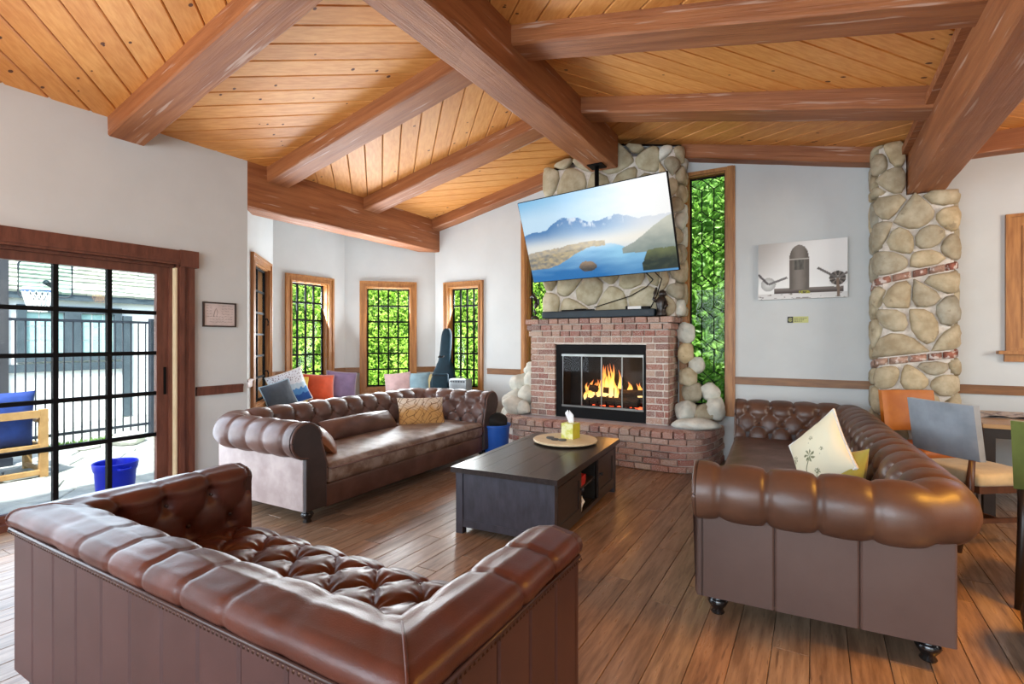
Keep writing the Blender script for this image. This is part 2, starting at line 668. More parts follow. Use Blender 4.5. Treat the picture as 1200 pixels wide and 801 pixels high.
def s_at(k, px):
    """distance along the facet where the sight line through that picture column crosses it"""
    a, b, L, d = facet(k)
    aa = (px - 600) / 600
    c, s = math.cos(TH), math.sin(TH)
    r = (aa * c - s, aa * s + c)
    det = d.x * -r[1] + r[0] * d.y
    return (a.x * r[1] - a.y * r[0]) / (d.y * r[0] - d.x * r[1]) if abs(det) > 1e-9 else 0


WZ0, WZ1 = .66, 2.21
win_spec = []
for k, (pa, pb) in enumerate([(296, 314), (341, 384), (429, 481)]):
    win_spec.append((s_at(k, pa), s_at(k, pb)))
for k, nm in enumerate(['wall_bay_near', 'wall_bay_middle', 'wall_bay_far']):
    a, b, L, d = facet(k)
    wallpanel(nm, BAY[k], BAY[k + 1], 0, 3.3, [(win_spec[k][0], win_spec[k][1], WZ0, WZ1 + (.06 if k == 0 else 0))], .14)
BW = [(-4.93, -4.36, WZ0, WZ1), (-3.52, -3.12, .75, 3.2), (-1.32, -.89, .62, 3.36), (1.64, 2.6, 1.43, 2.42)]
wallpanel('wall_back', (-5.2, YW), (5.0, YW), 0, 3.95, [(a + 5.2, b + 5.2, z0, z1) for a, b, z0, z1 in BW], .14)
wallpanel('wall_right', (5.0, 6.5), (5.0, -4.2), 0, 3.6, [], .14)
# bay ceiling
mb = MB().prism([(-5.3, 3.3, 3.22), (-6.3, 4.2, 3.22), (-6.3, 5.5, 3.22), (-5.3, 6.5, 3.22)], (0, 0, .1))
struct(mb.build('ceiling_bay', M_wall))

# ------------------------------------------------------------------ ceiling planks
RX = -2.2
ZR, ZE = 3.88, 3.27
SL = (ZR - ZE) / (RX - XL)
XR = .78
ceil = MB()
ceil.prism([(XL - .2, -4.2, ZE - .2 * SL + .03), (RX, -4.2, ZR + .03), (RX, -4.2, ZR + .1), (XL - .2, -4.2, ZE - .2 * SL + .1)], (0, 10.9, 0))
ceil.prism([(RX, -4.2, ZR + .03), (1.0, -4.2, ZR - 3.2 * SL + .03), (1.0, -4.2, ZR - 3.2 * SL + .1), (RX, -4.2, ZR + .1)], (0, 10.9, 0))
ceil.bbox(.95, 5.2, -4.2, 6.7, 3.33, 3.42)
ceil = struct(ceil.build('ceiling', M_ceilback))
rnd = random.Random(11)
PW = .187


def planks(x0, x1, y0, y1, ang, zfun, slope, ox):
    """diagonal boards between two beams; worked out flat, then laid on the slope"""
    k = math.sqrt(1 + slope * slope)
    d = (math.cos(ang), math.sin(ang))
    n = (-d[1], d[0])
    cs = [(x0, y0), (x1, y0), (x1, y1), (x0, y1)]
    ts = [p[0] * n[0] + p[1] * n[1] for p in cs]
    t = min(ts) - rnd.uniform(0, PW)
    while t < max(ts):
        poly = clip(clip(list(cs), n[0], n[1], -t - .003), -n[0], -n[1], t + PW - .003)
        t += PW
        if len(poly) < 3:
            continue
        ar = abs(sum(poly[i][0] * poly[(i + 1) % len(poly)][1] - poly[(i + 1) % len(poly)][0] * poly[i][1] for i in range(len(poly)))) / 2
        if ar < .004:
            continue
        pin = inset(poly, .006)
        if len(pin) != len(poly):
            pin = poly
        cx = sum(p[0] for p in poly) / len(poly)
        cy = sum(p[1] for p in poly) / len(poly)
        nn = len(poly)
        M3 = Matrix.Translation((cx, cy, zfun(cx))) @ Matrix.Rotation(ang, 4, 'Z')
        inv = M3.inverted()
        top = [inv @ Vector((p[0], p[1], zfun(p[0]) + .035)) for p in poly]
        mid = [inv @ Vector((p[0], p[1], zfun(p[0]) + .008)) for p in poly]
        bot = [inv @ Vector((p[0], p[1], zfun(p[0]))) for p in pin]
        fs = [(i, (i + 1) % nn, nn + (i + 1) % nn, nn + i) for i in range(nn)]
        fs += [(nn + i, nn + (i + 1) % nn, 2 * nn + (i + 1) % nn, 2 * nn + i) for i in range(nn)]
        fs.append(tuple(range(2 * nn, 3 * nn)))
        mb = MB().add(top + mid + bot, fs)
        o = mb.build('plank', M_plank, ceil)
        o.matrix_local = M3
        # a couple of dark knots let into the board
        if rnd.random() < .75 and y0 > .3:
            kb = MB()
            for _ in range(rnd.randint(1, 3)):
                i = rnd.randrange(nn)
                a = rnd.uniform(.2, .75)
                kx = cx + (poly[i][0] - cx) * a
                ky = cy + (poly[i][1] - cy) * a
                rr = rnd.uniform(.006, .014)
                ring = [inv @ Vector((kx + rr * 1.5 * math.cos(q * PI / 4), ky + rr * math.sin(q * PI / 4),
                                      zfun(kx + rr * 1.5 * math.cos(q * PI / 4)) - .0012)) for q in range(8)]
                kb.add(ring, [tuple(range(8))])
            kb.build('knot', M_knot, o, fix=False)


zl = lambda x: ZR - (RX - x) * SL
zr = lambda x: ZR - (x - RX) * SL
zf = lambda x: 3.29
BY = [-.86, .56, 1.97, 3.42, 4.80]
BT = .28
edges = [(-2.3, BY[0])] + [(BY[i] + BT, BY[i + 1]) for i in range(4)] + [(BY[4] + BT, 6.2)]
for i, (a, b) in enumerate(edges):
    a, b = a - .03, b + .03
    angL = math.radians(45 if i % 2 == 1 else 135)
    angR = PI - angL
    if i % 2 == 1:
        angL, angR = math.radians(45), math.radians(135)
    else:
        angL, angR = math.radians(135), math.radians(45)
    planks(XL - .02, RX, a, b, angL, zl, SL, 0)
    planks(RX, XR + .05, a, b, angR, zr, SL, 0)
    if i >= 2:
        planks(1.0, 2.9, a, b + (.1 if i < 5 else 0), angL, zf, 0, 0)

# ------------------------------------------------------------------ beams


def beam(name, p0, p1, w, h, rough=True):
    """p0/p1: ends of the centre line of the underside"""
    p0, p1 = Vector(p0), Vector(p1)
    L = (p1 - p0).length
    n = max(6, int(L / .25))
    rn = random.Random(int(L * 1000))
    b = .012
    prof = [(-w / 2, b), (-w / 2 + b, 0), (w / 2 - b, 0), (w / 2, b), (w / 2, h), (-w / 2, h)]
    vs, fs = [], []
    for i in range(n + 1):
        for (yy, zz) in prof:
            j = (.004 if zz < h else 0)
            vs.append((i * L / n, yy + rn.uniform(-j, j), zz + (rn.uniform(-j, j) if zz < .02 else 0)))
    for i in range(n):
        for k in range(6):
            fs.append((i * 6 + k, i * 6 + (k + 1) % 6, (i + 1) * 6 + (k + 1) % 6, (i + 1) * 6 + k))
    fs += [tuple(range(6)), tuple(n * 6 + k for k in range(6))]
    o = MB().add(vs, fs).build(name, M_beam)
    o.location = p0
    o.rotation_euler = (p1 - p0).to_track_quat('X', 'Z').to_euler()
    return struct(o)


beam('ridge_beam', (RX, -4.0, 3.46), (RX, 5.92, 3.46), .34, .47)
beam('left_header_beam', (XL - .14, 3.2, 2.79), (XL - .14, YW + .03, 2.79), .28, .50)
beam('right_header_beam', (.89, -4.0, 2.77), (.89, 6.25, 2.77), .28, .52)
for i, y in enumerate(BY + [6.2]):
    yc = y + BT / 2
    if i == 5:
        yc = 6.2 + .12
    zo = -.155
    x0 = XL - (.03 if y < 3.2 else .05)
    xa, xb = (RX - .05, RX + .05) if i < 5 else (-3.06, -1.38)
    beam('left_rafter_beam', (xa, yc, zl(xa) + zo + .0), (x0, yc, zl(x0) + zo), BT if i < 5 else .24, .2)
    beam('right_rafter_beam', (xb, yc, zr(xb) + zo), (.80, yc, zr(.80) + zo), BT if i < 5 else .24, .2)
beam('far_right_wall_beam', (1.0, 6.32, 3.11), (4.9, 6.32, 3.11), .2, .2)
mb = MB().bbox(.70, .75, -1, 6.2, 3.13, 3.2)
struct(mb.build('trim_6', M_beam))


# ------------------------------------------------------------------ trims and rails
def rail(name, p0, p1, m, z=.935, h=.085, t=.025):
    p0, p1 = Vector((*p0, z)), Vector((*p1, z))
    L = (p1 - p0).length
    mb = MB().bbox(0, L, -t, 0, -h / 2, h / 2)
    mb.bbox(0, L, -t - .008, -t + .004, h / 2 - .02, h / 2 - .004)
    o = mb.build(name, m)
    o.location = p0
    d = p1 - p0
    o.rotation_euler = (0, 0, math.atan2(d.y, d.x))
    return struct(o)


rail('trim_1', (XL, 2.68), (XL, 3.14), M_door, z=.905)
rail('trim_2', (-.79, YW), (.55, YW), M_trimh)
rail('trim_3', (1.05, YW), (4.9, YW), M_trimh)
rail('trim_4', (-4.2, YW), (-3.62, YW), M_trimh)
for k in range(3):
    a, b, L, d = facet(k)
    s0, s1 = win_spec[k]
    for (u, v) in ((0, s0 - .09), (s1 + .09, L)):
        if v - u > .04:
            pa, pb = a + d * u, a + d * v
            rail('trim_5', (pa.x, pa.y), (pb.x, pb.y), M_trimh)
rail('trim_7', (-5.19, YW), (-5.06, YW), M_trimh)

# ------------------------------------------------------------------ windows


def window(name, origin, ang, w, z0, z1, nx, ny, tw=.10, casing=True, m=M_trim, handle=False, glass=M_glass, recess=.085, sill=True, panes=True):
    """local x along the wall, local y into the wall (outwards), origin at the opening's lower left corner"""
    root = sempty(name, (origin[0], origin[1], 0), ang)
    h = z1 - z0
    if casing:
        mb = MB()
        for (a, b, c, d) in ((-tw, 0, z0 - tw, z1 + tw), (w, w + tw, z0 - tw, z1 + tw), (0, w, z1, z1 + tw), (0, w, z0 - tw, z0)):
            mb.bbox(a, b, -.022, .0, c, d)
        e = .028
        for (a, b, c, d) in ((-tw, -tw + e, z0 - tw, z1 + tw), (w + tw - e, w + tw, z0 - tw, z1 + tw), (-tw + e, w + tw - e, z1 + tw - e, z1 + tw), (-tw + e, w + tw - e, z0 - tw, z0 - tw + e)):
            mb.bbox(a, b, -.036, -.0225, c, d)
        e = .018
        for (a, b, c, d) in ((-e, 0, z0 - e, z1 + e), (w, w + e, z0 - e, z1 + e), (0, w, z1, z1 + e), (0, w, z0 - e, z0)):
            mb.bbox(a, b, -.032, -.0225, c, d)
        mb.build('casing', m, root)
    # reveal lining
    mb = MB()
    t = .012
    mb.bbox(0, t, 0, .14, z0, z1).bbox(w - t, w, 0, .14, z0, z1).bbox(t, w - t, 0, .14, z1 - t, z1).bbox(t, w - t, 0, .14, z0, z0 + t)
    mb.build('reveal', m, root)
    # steel sash
    f = .022
    y0, y1 = recess, recess + .028
    mb = MB()
    mb.bbox(t, t + f, y0, y1, z0 + t, z1 - t).bbox(w - t - f, w - t, y0, y1, z0 + t, z1 - t)
    mb.bbox(t + f, w - t - f, y0, y1, z1 - t - f, z1 - t).bbox(t + f, w - t - f, y0, y1, z0 + t, z0 + t + f)
    mb.build('sash', M_black, root)
    a0, a1, b0, b1 = t + f, w - t - f, z0 + t + f, z1 - t - f
    bw = .024
    for i in range(1, nx):
        xx = a0 + (a1 - a0) * i / nx
        MB().bbox(xx - bw / 2, xx + bw / 2, y0 + .002, y1 - .004, b0, b1).build('muntin', M_black, root)
    for j in range(1, ny):
        zz = b0 + (b1 - b0) * j / ny
        MB().bbox(a0, a1, y0 + .003, y1 - .005, zz - bw / 2, zz + bw / 2).build('muntin', M_black, root)
    pw, ph = (a1 - a0) / nx, (b1 - b0) / ny
    src = None
    for i in range(nx):
        for j in range(ny):
            if src is None:
                src = MB().box((0, 0, 0), (pw - .002, .004, ph - .002)).build('pane', glass, root)
                o = src
            else:
                o = src.copy()
                COL.objects.link(o)
            o.location = (a0 + pw * (i + .5), y0 + .016, b0 + ph * (j + .5))
    if handle:
        for zz in (z0 + h * .22, z0 + h * .62):
            mb = MB().tube([(w - .06, recess, zz), (w - .06, recess - .035, zz), (w - .05, recess - .045, zz - .03), (w - .05, recess - .04, zz - .08)], .009, 6)
            mb.build('handle', M_black, root, smooth=True)
    return root


for k in range(3):
    a, b, L, d = facet(k)
    s0, s1 = win_spec[k]
    o = a + d * s0
    window('window_%d' % (k + 1), o, math.atan2(d.y, d.x), s1 - s0, WZ0, WZ1 + (.06 if k == 0 else 0), 2 if k == 0 else 4, 6, tw=.095, handle=(k == 0), recess=.03 if k == 0 else .085)
window('window_4', (-4.93, YW), 0, .57, WZ0, WZ1, 4, 6, tw=.085, handle=False)


# narrow leaded lights either side of the chimney
def leaded(name, x0, x1, z0, z1, right_only=None):
    root = sempty(name, (x0, YW, 0))
    w = x1 - x0
    mb = MB()
    tw = .10
    mb.bbox(w, w + tw, -.04, 0, z0 - .1, z1 + .04).bbox(w + .02, w + tw - .02, -.055, -.04, z0 - .1, z1 + .04)
    mb.bbox(-.09, 0, -.04, 0, z0 - .1, z1 + .04).bbox(-.07, -.02, -.055, -.04, z0 - .1, z1 + .04)
    mb.bbox(0, w, -.04, 0, z1, z1 + .04).bbox(0, w, -.04, .12, z0 - .08, z0)
    mb.build('casing', M_trim, root)
    mb = MB().bbox(0, .012, 0, .14, z0, z1).bbox(w - .012, w, 0, .14, z0, z1).bbox(.012, w - .012, 0, .14, z1 - .012, z1)
    mb.build('reveal', M_trim, root)
    f = .018
    mb = MB().bbox(.012, .012 + f, .08, .1, z0, z1).bbox(w - .012 - f, w - .012, .08, .1, z0, z1).bbox(.03, w - .03, .08, .1, z1 - .03, z1 - .012).bbox(.03, w - .03, .08, .1, z0, z0 + .02)
    mb.build('sash', M_black, root)
    MB().bbox(.03, w - .03, .088, .092, z0 + .02, z1 - .03).build('pane', M_glass, root)
    # lead cames: two uprights crossed by rows of diamonds
    xa, xb = w * .34, w * .66
    y = .09
    r = .007
    n = 7
    H = (z1 - z0 - .05)
    for k in range(n):
        za = z0 + .02 + H * k / n
        zb = z0 + .02 + H * (k + 1) / n
        dm = .13
        for xx in (xa, xb):
            off = 0 if xx == xa else 0
            MB().tube([(xx, y, za), (xx, y, zb - dm)], r, 5).build('came', M_black, root)
        for pts in (((xa, y, zb - dm), (.03, y, zb - dm / 2), (xa, y, zb)), ((xa, y, zb - dm), (w / 2, y, zb - dm / 2), (xa, y, zb)),
                    ((xb, y, zb - dm), (w / 2, y, zb - dm / 2), (xb, y, zb)), ((xb, y, zb - dm), (w - .03, y, zb - dm / 2), (xb, y, zb))):
            MB().tube(pts, r, 5).build('came', M_black, root)
    return root


leaded('window_5', -1.32, -.89, .62, 3.36)
leaded('window_6', -3.52, -3.12, .75, 3.2)
w7 = window('window_7', (1.64, YW), 0, .96, 1.43, 2.42, 3, 4, tw=.13)
MB().bbox(-.19, 1.15, -.09, 0, 1.27, 1.30).bbox(-.14, 1.10, -.04, 0, 1.20, 1.27).build('sill', M_trim, w7)

# ------------------------------------------------------------------ sliding glass door
dr = sempty('door_1', (XL, 0, 0))
mb = MB()
# local axes are the room's; wall face at x=0, room at +x
mb.bbox(-.02, .03, DOOR1 - .0, DOOR1 + .15, 0, DOORZ).bbox(-.02, .045, DOOR1 + .02, DOOR1 + .06, 0, DOORZ).bbox(-.02, .045, DOOR1 + .10, DOOR1 + .15, 0, DOORZ)
mb.bbox(-.02, .03, DOOR0 - .15, DOOR0, 0, DOORZ)
mb.build('casing', M_door, dr)
mb = MB().bbox(-.02, .045, DOOR0 - .18, DOOR1 + .10, DOORZ - .035, DOORZ + .10).bbox(-.02, .06, DOOR1 + .02, DOOR1 + .18, DOORZ - .05, DOORZ + .105)
mb.bbox(-.02, .055, DOOR0 - .18, DOOR1 + .02, DOORZ - .015, DOORZ + .015)
mb.build('header', M_door, dr)
mb = MB().bbox(-.13, -.02, DOOR0, DOOR1, DOORZ - .06, DOORZ).bbox(-.13, -.02, DOOR1 - .04, DOOR1, 0, DOORZ - .06).bbox(-.14, .04, DOOR0, DOOR1, 0, .05)
mb.build('jamb', M_door, dr)
GL0, GL1, GZ0, GZ1 = .32, 2.366, .10, 2.0
mb = MB().bbox(-.10, -.05, GL1, DOOR1 - .04, .05, DOORZ - .06).bbox(-.10, -.05, DOOR0 + .0, GL0, .05, DOORZ - .06).bbox(-.10, -.05, GL0, GL1, GZ1, DOORZ - .06).bbox(-.10, -.05, GL0, GL1, .05, GZ0)
mb.build('door_stile', M_door, dr)
MB().bbox(-.045, .034, DOOR1 - .016, DOOR1 - .001, .06, DOORZ - .065).build('weatherstrip', M_lazy, dr)
MB().bbox(-.049, -.04, GL1 + .055, GL1 + .075, .9, 1.15).build('handle', M_black, dr)
ys = [.59, .945, 1.30, 1.648, 2.008]
zs = [GZ0, .54, .915, 1.28, 1.645]
mw = .034
for y in ys:
    MB().bbox(-.10, -.055, y - mw / 2, y + mw / 2, GZ0, GZ1).build('muntin', M_black, dr)
for z in zs[1:]:
    MB().bbox(-.098, -.057, GL0, GL1, z - mw / 2, z + mw / 2).build('muntin', M_black, dr)
yy = [GL0] + ys + [GL1]
zz = zs + [GZ1]
for i in range(len(yy) - 1):
    for j in range(len(zz) - 1):
        MB().bbox(-.080, -.076, yy[i] + .004, yy[i + 1] - .004, zz[j] + .004, zz[j + 1] - .004).build('pane', M_glass, dr)


def wp(o, root):
    """parent keeping the world coordinates the mesh was written in"""
    o.parent = root
    o.matrix_parent_inverse = (Matrix.Translation(root.location) @ root.rotation_euler.to_matrix().to_4x4()).inverted()
    return o


# ------------------------------------------------------------------ fireplace of used brick
FP = thing('fireplace', 'used-brick fireplace with raised curved hearth and lit glass-doored firebox', 'fireplace', (-2.3, 5.6, 0))
FY = 5.88
brick_src = {}
rnd = random.Random(21)


def brick_mesh(k):
    if k in brick_src:
        return brick_src[k]
    rn = random.Random(100 + k)
    b = .06
    vs = []
    prof = [(-.5, .5 - b * .6), (-.5 + b, .5)]
    # box in unit size, front at y=-.5, edges knocked off
    j = lambda: rn.uniform(-.035, .035)
    back = [(-.5, .5, -.5), (.5, .5, -.5), (.5, .5, .5), (-.5, .5, .5)]
    mid = [(-.5 + j() * .5, -.40, -.5 + j()), (.5 + j() * .5, -.40, -.5 + j()), (.5 + j() * .5, -.40, .5 + j()), (-.5 + j() * .5, -.40, .5 + j())]
    fr = [(-.46 + j(), -.5 + j() * .5, -.40 + j()), (.46 + j(), -.5 + j() * .5, -.40 + j()), (.46 + j(), -.5 + j() * .5, .40 + j()), (-.46 + j(), -.5 + j() * .5, .40 + j())]
    vs = back + mid + fr
    fs = [(0, 1, 5, 4), (1, 2, 6, 5), (2, 3, 7, 6), (3, 0, 4, 7), (4, 5, 9, 8), (5, 6, 10, 9), (6, 7, 11, 10), (7, 4, 8, 11), (8, 9, 10, 11)]
    o = MB().add(vs, fs).build('brick', M_brick)
    me = o.data
    bpy.data.objects.remove(o)
    brick_src[k] = me
    return me


def brick(root, p, ang, L, H, D, m=None):
    o = bpy.data.objects.new('brick', brick_mesh(rnd.randrange(8)))
    COL.objects.link(o)
    o.location = p
    o.rotation_euler = (0, 0, ang)
    o.scale = (L, D, H)
    wp(o, root)
    return o


def course(root, a, b, z, h, depth=.07, first=None, mean=None, out=0):
    """a row of bricks whose front faces run a->b (the viewer on the right of the run)"""
    a, b = Vector((*a, 0)), Vector((*b, 0))
    L = (b - a).length
    d = (b - a).normalized()
    n = Vector((d.y, -d.x, 0))
    ang = math.atan2(d.y, d.x)
    s = 0
    ln = first or rnd.choice([.10, .2, .14])
    while s < L - .02:
        e = min(L, s + ln)
        if L - e < .05:
            e = L
        c = a + d * ((s + e) / 2) - n * (depth / 2 - out + rnd.uniform(-.003, .003))
        brick(root, (c.x, c.y, z + h / 2), ang, (e - s) - .013, h - .013, depth)
        s = e
        ln = rnd.choice([.105, .105, .2, .2, .15, .12]) if mean is None else mean * rnd.uniform(.85, 1.15)


X0, X1 = -3.20, -1.42
FX0, FX1, FZ0, FZ1 = -2.84, -1.69, .43, 1.335
nrow = 16
hc = (1.67 - .43) / nrow
for r in range(nrow):
    z = .43 + r * hc
    out = 0
    if r >= nrow - 3:
        out = .03 * (r - (nrow - 4)) / 1.0 * .6
    x0, x1, y = X0 - out, X1 + out, FY - out
    if z + hc * .5 < FZ1:
        course(FP, (x0, y), (FX0 - .003, y), z, hc, first=.2 if r % 2 else .11)
        course(FP, (FX1 + .003, y), (x1, y), z, hc, first=.11 if r % 2 else .2)
    else:
        course(FP, (x0, y), (x1, y), z, hc, mean=.135)
    course(FP, (x1, y + .07), (x1, 6.33), z, hc, mean=.16)
    if r >= nrow - 3:
        course(FP, (x0, 6.0), (x0, y + .07), z, hc, mean=.1)
mb = MB()
mb.bbox(X0 + .012, FX0 - .01, FY + .012, 6.38, .40, 1.66).bbox(FX1 + .01, X1 - .012, FY + .012, 6.38, .40, 1.66).bbox(FX0 - .01, FX1 + .01, FY + .012, 6.38, FZ1 + .01, 1.66)
mb.bbox(FX0 - .01, FX1 + .01, 6.28, 6.38, .43, FZ1)
wp(mb.build('mortar_core', M_mortar_l), FP)
# hearth: plan outline
front = [(-3.62, 6.2), (-3.52, 5.85), (-3.42, 5.62), (-3.25, 5.50), (-3.0, 5.46), (-2.6, 5.47), (-1.7, 5.47), (-1.34, 5.46), (-1.15, 5.52), (-1.02, 5.63), (-.96, 5.78), (-.92, 6.0), (-.90, 6.36)]


def resample(pts, step):
    out = [Vector((*pts[0], 0))]
    acc = 0
    seg = []
    P3 = [Vector((*p, 0)) for p in pts]
    tot = sum((P3[i + 1] - P3[i]).length for i in range(len(P3) - 1))
    n = max(1, round(tot / step))
    for k in range(1, n + 1):
        t = tot * k / n
        for i in range(len(P3) - 1):
            L = (P3[i + 1] - P3[i]).length
            if t <= L + 1e-6:
                out.append(P3[i] + (P3[i + 1] - P3[i]) * (t / L))
                break
            t -= L
    return out


hf = chaikin(front, 0)
for r in range(5):
    z = r * .0715
    pts = resample(front, .185)
    # running bond: shift every other course half a brick
    if r % 2:
        h2 = [pts[0]] + [(pts[i] + pts[i + 1]) / 2 for i in range(len(pts) - 1)] + [pts[-1]]
        pts = h2
    for i in range(len(pts) - 1):
        a, b = pts[i], pts[i + 1]
        d = (b - a)
        L = d.length
        d.normalize()
        n = Vector((d.y, -d.x, 0))
        c = (a + b) / 2 - n * .035
        if c.y > 6.3:
            continue
        brick(FP, (c.x, c.y, z + .036), math.atan2(d.y, d.x), L - .011, .0605, .07)
pts = resample(front, .115)
for i in range(len(pts) - 1):   # top course of bricks laid end-on
    a, b = pts[i], pts[i + 1]
    d = (b - a)
    L = d.length
    d.normalize()
    n = Vector((d.y, -d.x, 0))
    c = (a + b) / 2 - n * .085
    if c.y > 6.3:
        continue
    brick(FP, (c.x, c.y, .3575 + .036), math.atan2(d.y, d.x), L - .012, .072, .2)
core = [p + Vector((0, 0, 0)) for p in resample(front, .2)]
cin = inset([(p.x, p.y) for p in core] + [(-.90, 6.38), (-3.62, 6.38)], .014)
wp(MB().prism([(p[0], p[1], 0) for p in cin], (0, 0, .355)).build('hearth_core', M_mortar_l), FP)
cin2 = inset([(p.x, p.y) for p in core] + [(-.90, 6.38), (-3.62, 6.38)], .15)
M_slab = mat('hearth_slab', C(176, 172, 180), C(156, 150, 156), rough=.5, nscale=6, bump=.2, bscale=30)
wp(MB().prism([(p[0], p[1], .35) for p in cin2], (0, 0, .078)).build('hearth_slab', M_slab), FP)

# firebox
mb = MB()
y = FY + .03
mb.bbox(FX0, FX0 + .075, y, y + .03, FZ0, FZ1).bbox(FX1 - .02, FX1, y, y + .03, FZ0, FZ1).bbox(FX0 + .075, FX1 - .02, y, y + .03, FZ1 - .11, FZ1).bbox(FX0 + .075, FX1 - .02, y, y + .03, FZ0, FZ0 + .13)
wp(mb.build('firebox_frame', M_black), FP)
M_steel = mat('brushed_steel', C(150, 150, 146), C(128, 128, 124), rough=.3, metallic=.9)
wp(MB().bbox(FX0 + .08, FX1 - .025, y - .012, y + .01, FZ1 - .14, FZ1 - .112).build('door_track', M_steel), FP)
wp(MB().bbox(FX0 + .08, FX1 - .025, y - .008, y + .01, FZ0 + .132, FZ0 + .155).build('door_track', M_steel), FP)
dx0, dx1 = FX0 + .085, FX1 - .03
dw = (dx1 - dx0) / 4
for i in range(4):
    a = dx0 + dw * i
    g = wp(MB().bbox(a + .006, a + dw - .006, y + .012, y + .016, FZ0 + .157, FZ1 - .142).build('glass_door', M_fglass), FP)
    mb = MB().bbox(a, a + .006, y + .006, y + .02, FZ0 + .157, FZ1 - .142).bbox(a + dw - .006, a + dw, y + .006, y + .02, FZ0 + .157, FZ1 - .142)
    f = mb.build('door_edge', M_steel)
    wp(f, FP)
for hx in (dx0 + dw - .02, dx1 - dw + .02):
    wp(MB().tube([(hx, y - .02, .86), (hx, y - .02, .96)], .008, 8).build('door_handle', M_black), FP)
M_fire = mat('firebrick_black', C(34, 30, 28), C(24, 21, 20), rough=.9, nscale=8)
mb = MB().bbox(FX0 + .03, FX0 + .05, y + .03, 6.26, FZ0, FZ1).bbox(FX1 - .05, FX1 - .03, y + .03, 6.26, FZ0, FZ1).bbox(FX0 + .05, FX1 - .05, 6.24, 6.26, FZ0, FZ1)
mb.bbox(FX0 + .05, FX1 - .05, y + .03, 6.24, FZ0, FZ0 + .12).bbox(FX0 + .05, FX1 - .05, y + .03, 6.24, FZ1 - .02, FZ1)
wp(mb.build('firebox_lining', M_fire), FP)
# grate and logs
gr = thing('fire_grate', 'black iron grate under the burning logs', 'grate', (-2.1, 6.08, FZ0 + .12))
for i in range(6):
    xx = -2.42 + i * .11
    wp(MB().tube([(xx, 5.97, FZ0 + .22), (xx, 5.985, FZ0 + .16), (xx, 6.17, FZ0 + .16), (xx, 6.19, FZ0 + .22)], .008, 6).build('bar', M_black), gr)
wp(MB().tube([(-2.45, 6.0, FZ0 + .15), (-1.84, 6.0, FZ0 + .15)], .008, 6).tube([(-2.45, 6.15, FZ0 + .15), (-1.84, 6.15, FZ0 + .15)], .008, 6).build('rail', M_black), gr)
M_log = mat('charred_log', C(74, 58, 44), C(34, 27, 22), rough=.95, nscale=12, stretch=(1, 5, 5), bump=1, bscale=16, bdist=.015)
M_ember = emat('glowing_ember', (1, .10, .03, 1), 2.6)
for i, (a, b, r, lab) in enumerate([((-2.47, 6.04, .655), (-1.80, 6.0, .645), .052, 'charred front log lying level on the grate'),
                                    ((-2.42, 6.15, .66), (-1.77, 6.15, .67), .05, 'charred back log on the grate behind the flames'),
                                    ((-2.44, 6.02, .80), (-2.02, 6.16, .745), .042, 'short log leaning across the left of the fire'),
                                    ((-2.15, 6.16, .74), (-1.73, 6.02, .77), .04, 'pale grey log crossing the right of the fire')]):
    a, b = Vector(a), Vector(b)
    rn = random.Random(i)
    pts = [a + (b - a) * k / 6 for k in range(7)]
    o = MB().tube([p - a for p in pts], [r * rn.uniform(.85, 1.1) for _ in pts], 10).build('log', M_log)
    o.location = a
    tag(o, lab, 'log', 'logs burning in the firebox')


def flame(mb, cols, base, h, w, seed):
    rn = random.Random(seed)
    n = 9
    ph = rn.uniform(0, 6)
    ring = 8
    o = len(mb.v)
    for i in range(n + 1):
        t = i / n
        rad = w * (math.sin(PI * min(1, t * .62 + .28)) ** 1.2) * (1 - t) ** .5 + .001
        cx = math.sin(t * 4 + ph) * .035 * t
        for k in range(ring):
            a = 2 * PI * k / ring
            mb.v.append((base[0] + cx + rad * math.cos(a), base[1] + rad * .5 * math.sin(a), base[2] + h * t))
            cc = (1, .62 - .3 * t, .24 - .3 * t, 1) if t < .55 else (1, .42 - .5 * (t - .55), .06, 1)
            k2 = 1.0 if t < .6 else 1 - (t - .6) * 1.4
            cols.append((cc[0] * k2, cc[1] * k2, max(.01, cc[2]) * k2, 1))
    for i in range(n):
        for k in range(ring):
            mb.f.append((o + i * ring + k, o + i * ring + (k + 1) % ring, o + (i + 1) * ring + (k + 1) % ring, o + (i + 1) * ring + k))


M_flame = colmat('flame', emit=1.7)
mb = MB()
cols = []
rn = random.Random(4)
for i in range(30):
    xx = rn.uniform(-2.48, -1.76)
    peak = .30 * math.exp(-((xx + 2.2) / .17) ** 2) + .13 + (.05 if xx > -1.9 else 0)
    flame(mb, cols, (xx, rn.uniform(5.99, 6.2), .68 + rn.uniform(-.04, .04)), peak * rn.uniform(.55, 1.05), rn.uniform(.018, .045), i)
o = mb.build('flames', M_flame, smooth=True, colors=cols)
o['kind'] = 'stuff'
o['label'] = 'orange and yellow flames rising from the logs'
o['category'] = 'fire'
mb = MB()
for i in range(40):
    xx = rn.uniform(-2.5, -1.8)
    s = rn.uniform(.012, .03)
    mb.box((xx, rn.uniform(5.98, 6.2), .553 + s / 2), (s * 1.6, s, s), Matrix.Rotation(rn.uniform(0, 3), 3, 'Z'))
o = mb.build('embers', M_ember)
o['kind'] = 'stuff'
o['label'] = 'red glowing embers under the grate'
o['category'] = 'fire'
fl_l = lamp('fire_glow', 'POINT', (-2.1, 5.99, .95), (0, 0, 0), 3.5, (1, .45, .12))
fl_l.data.shadow_soft_size = .1


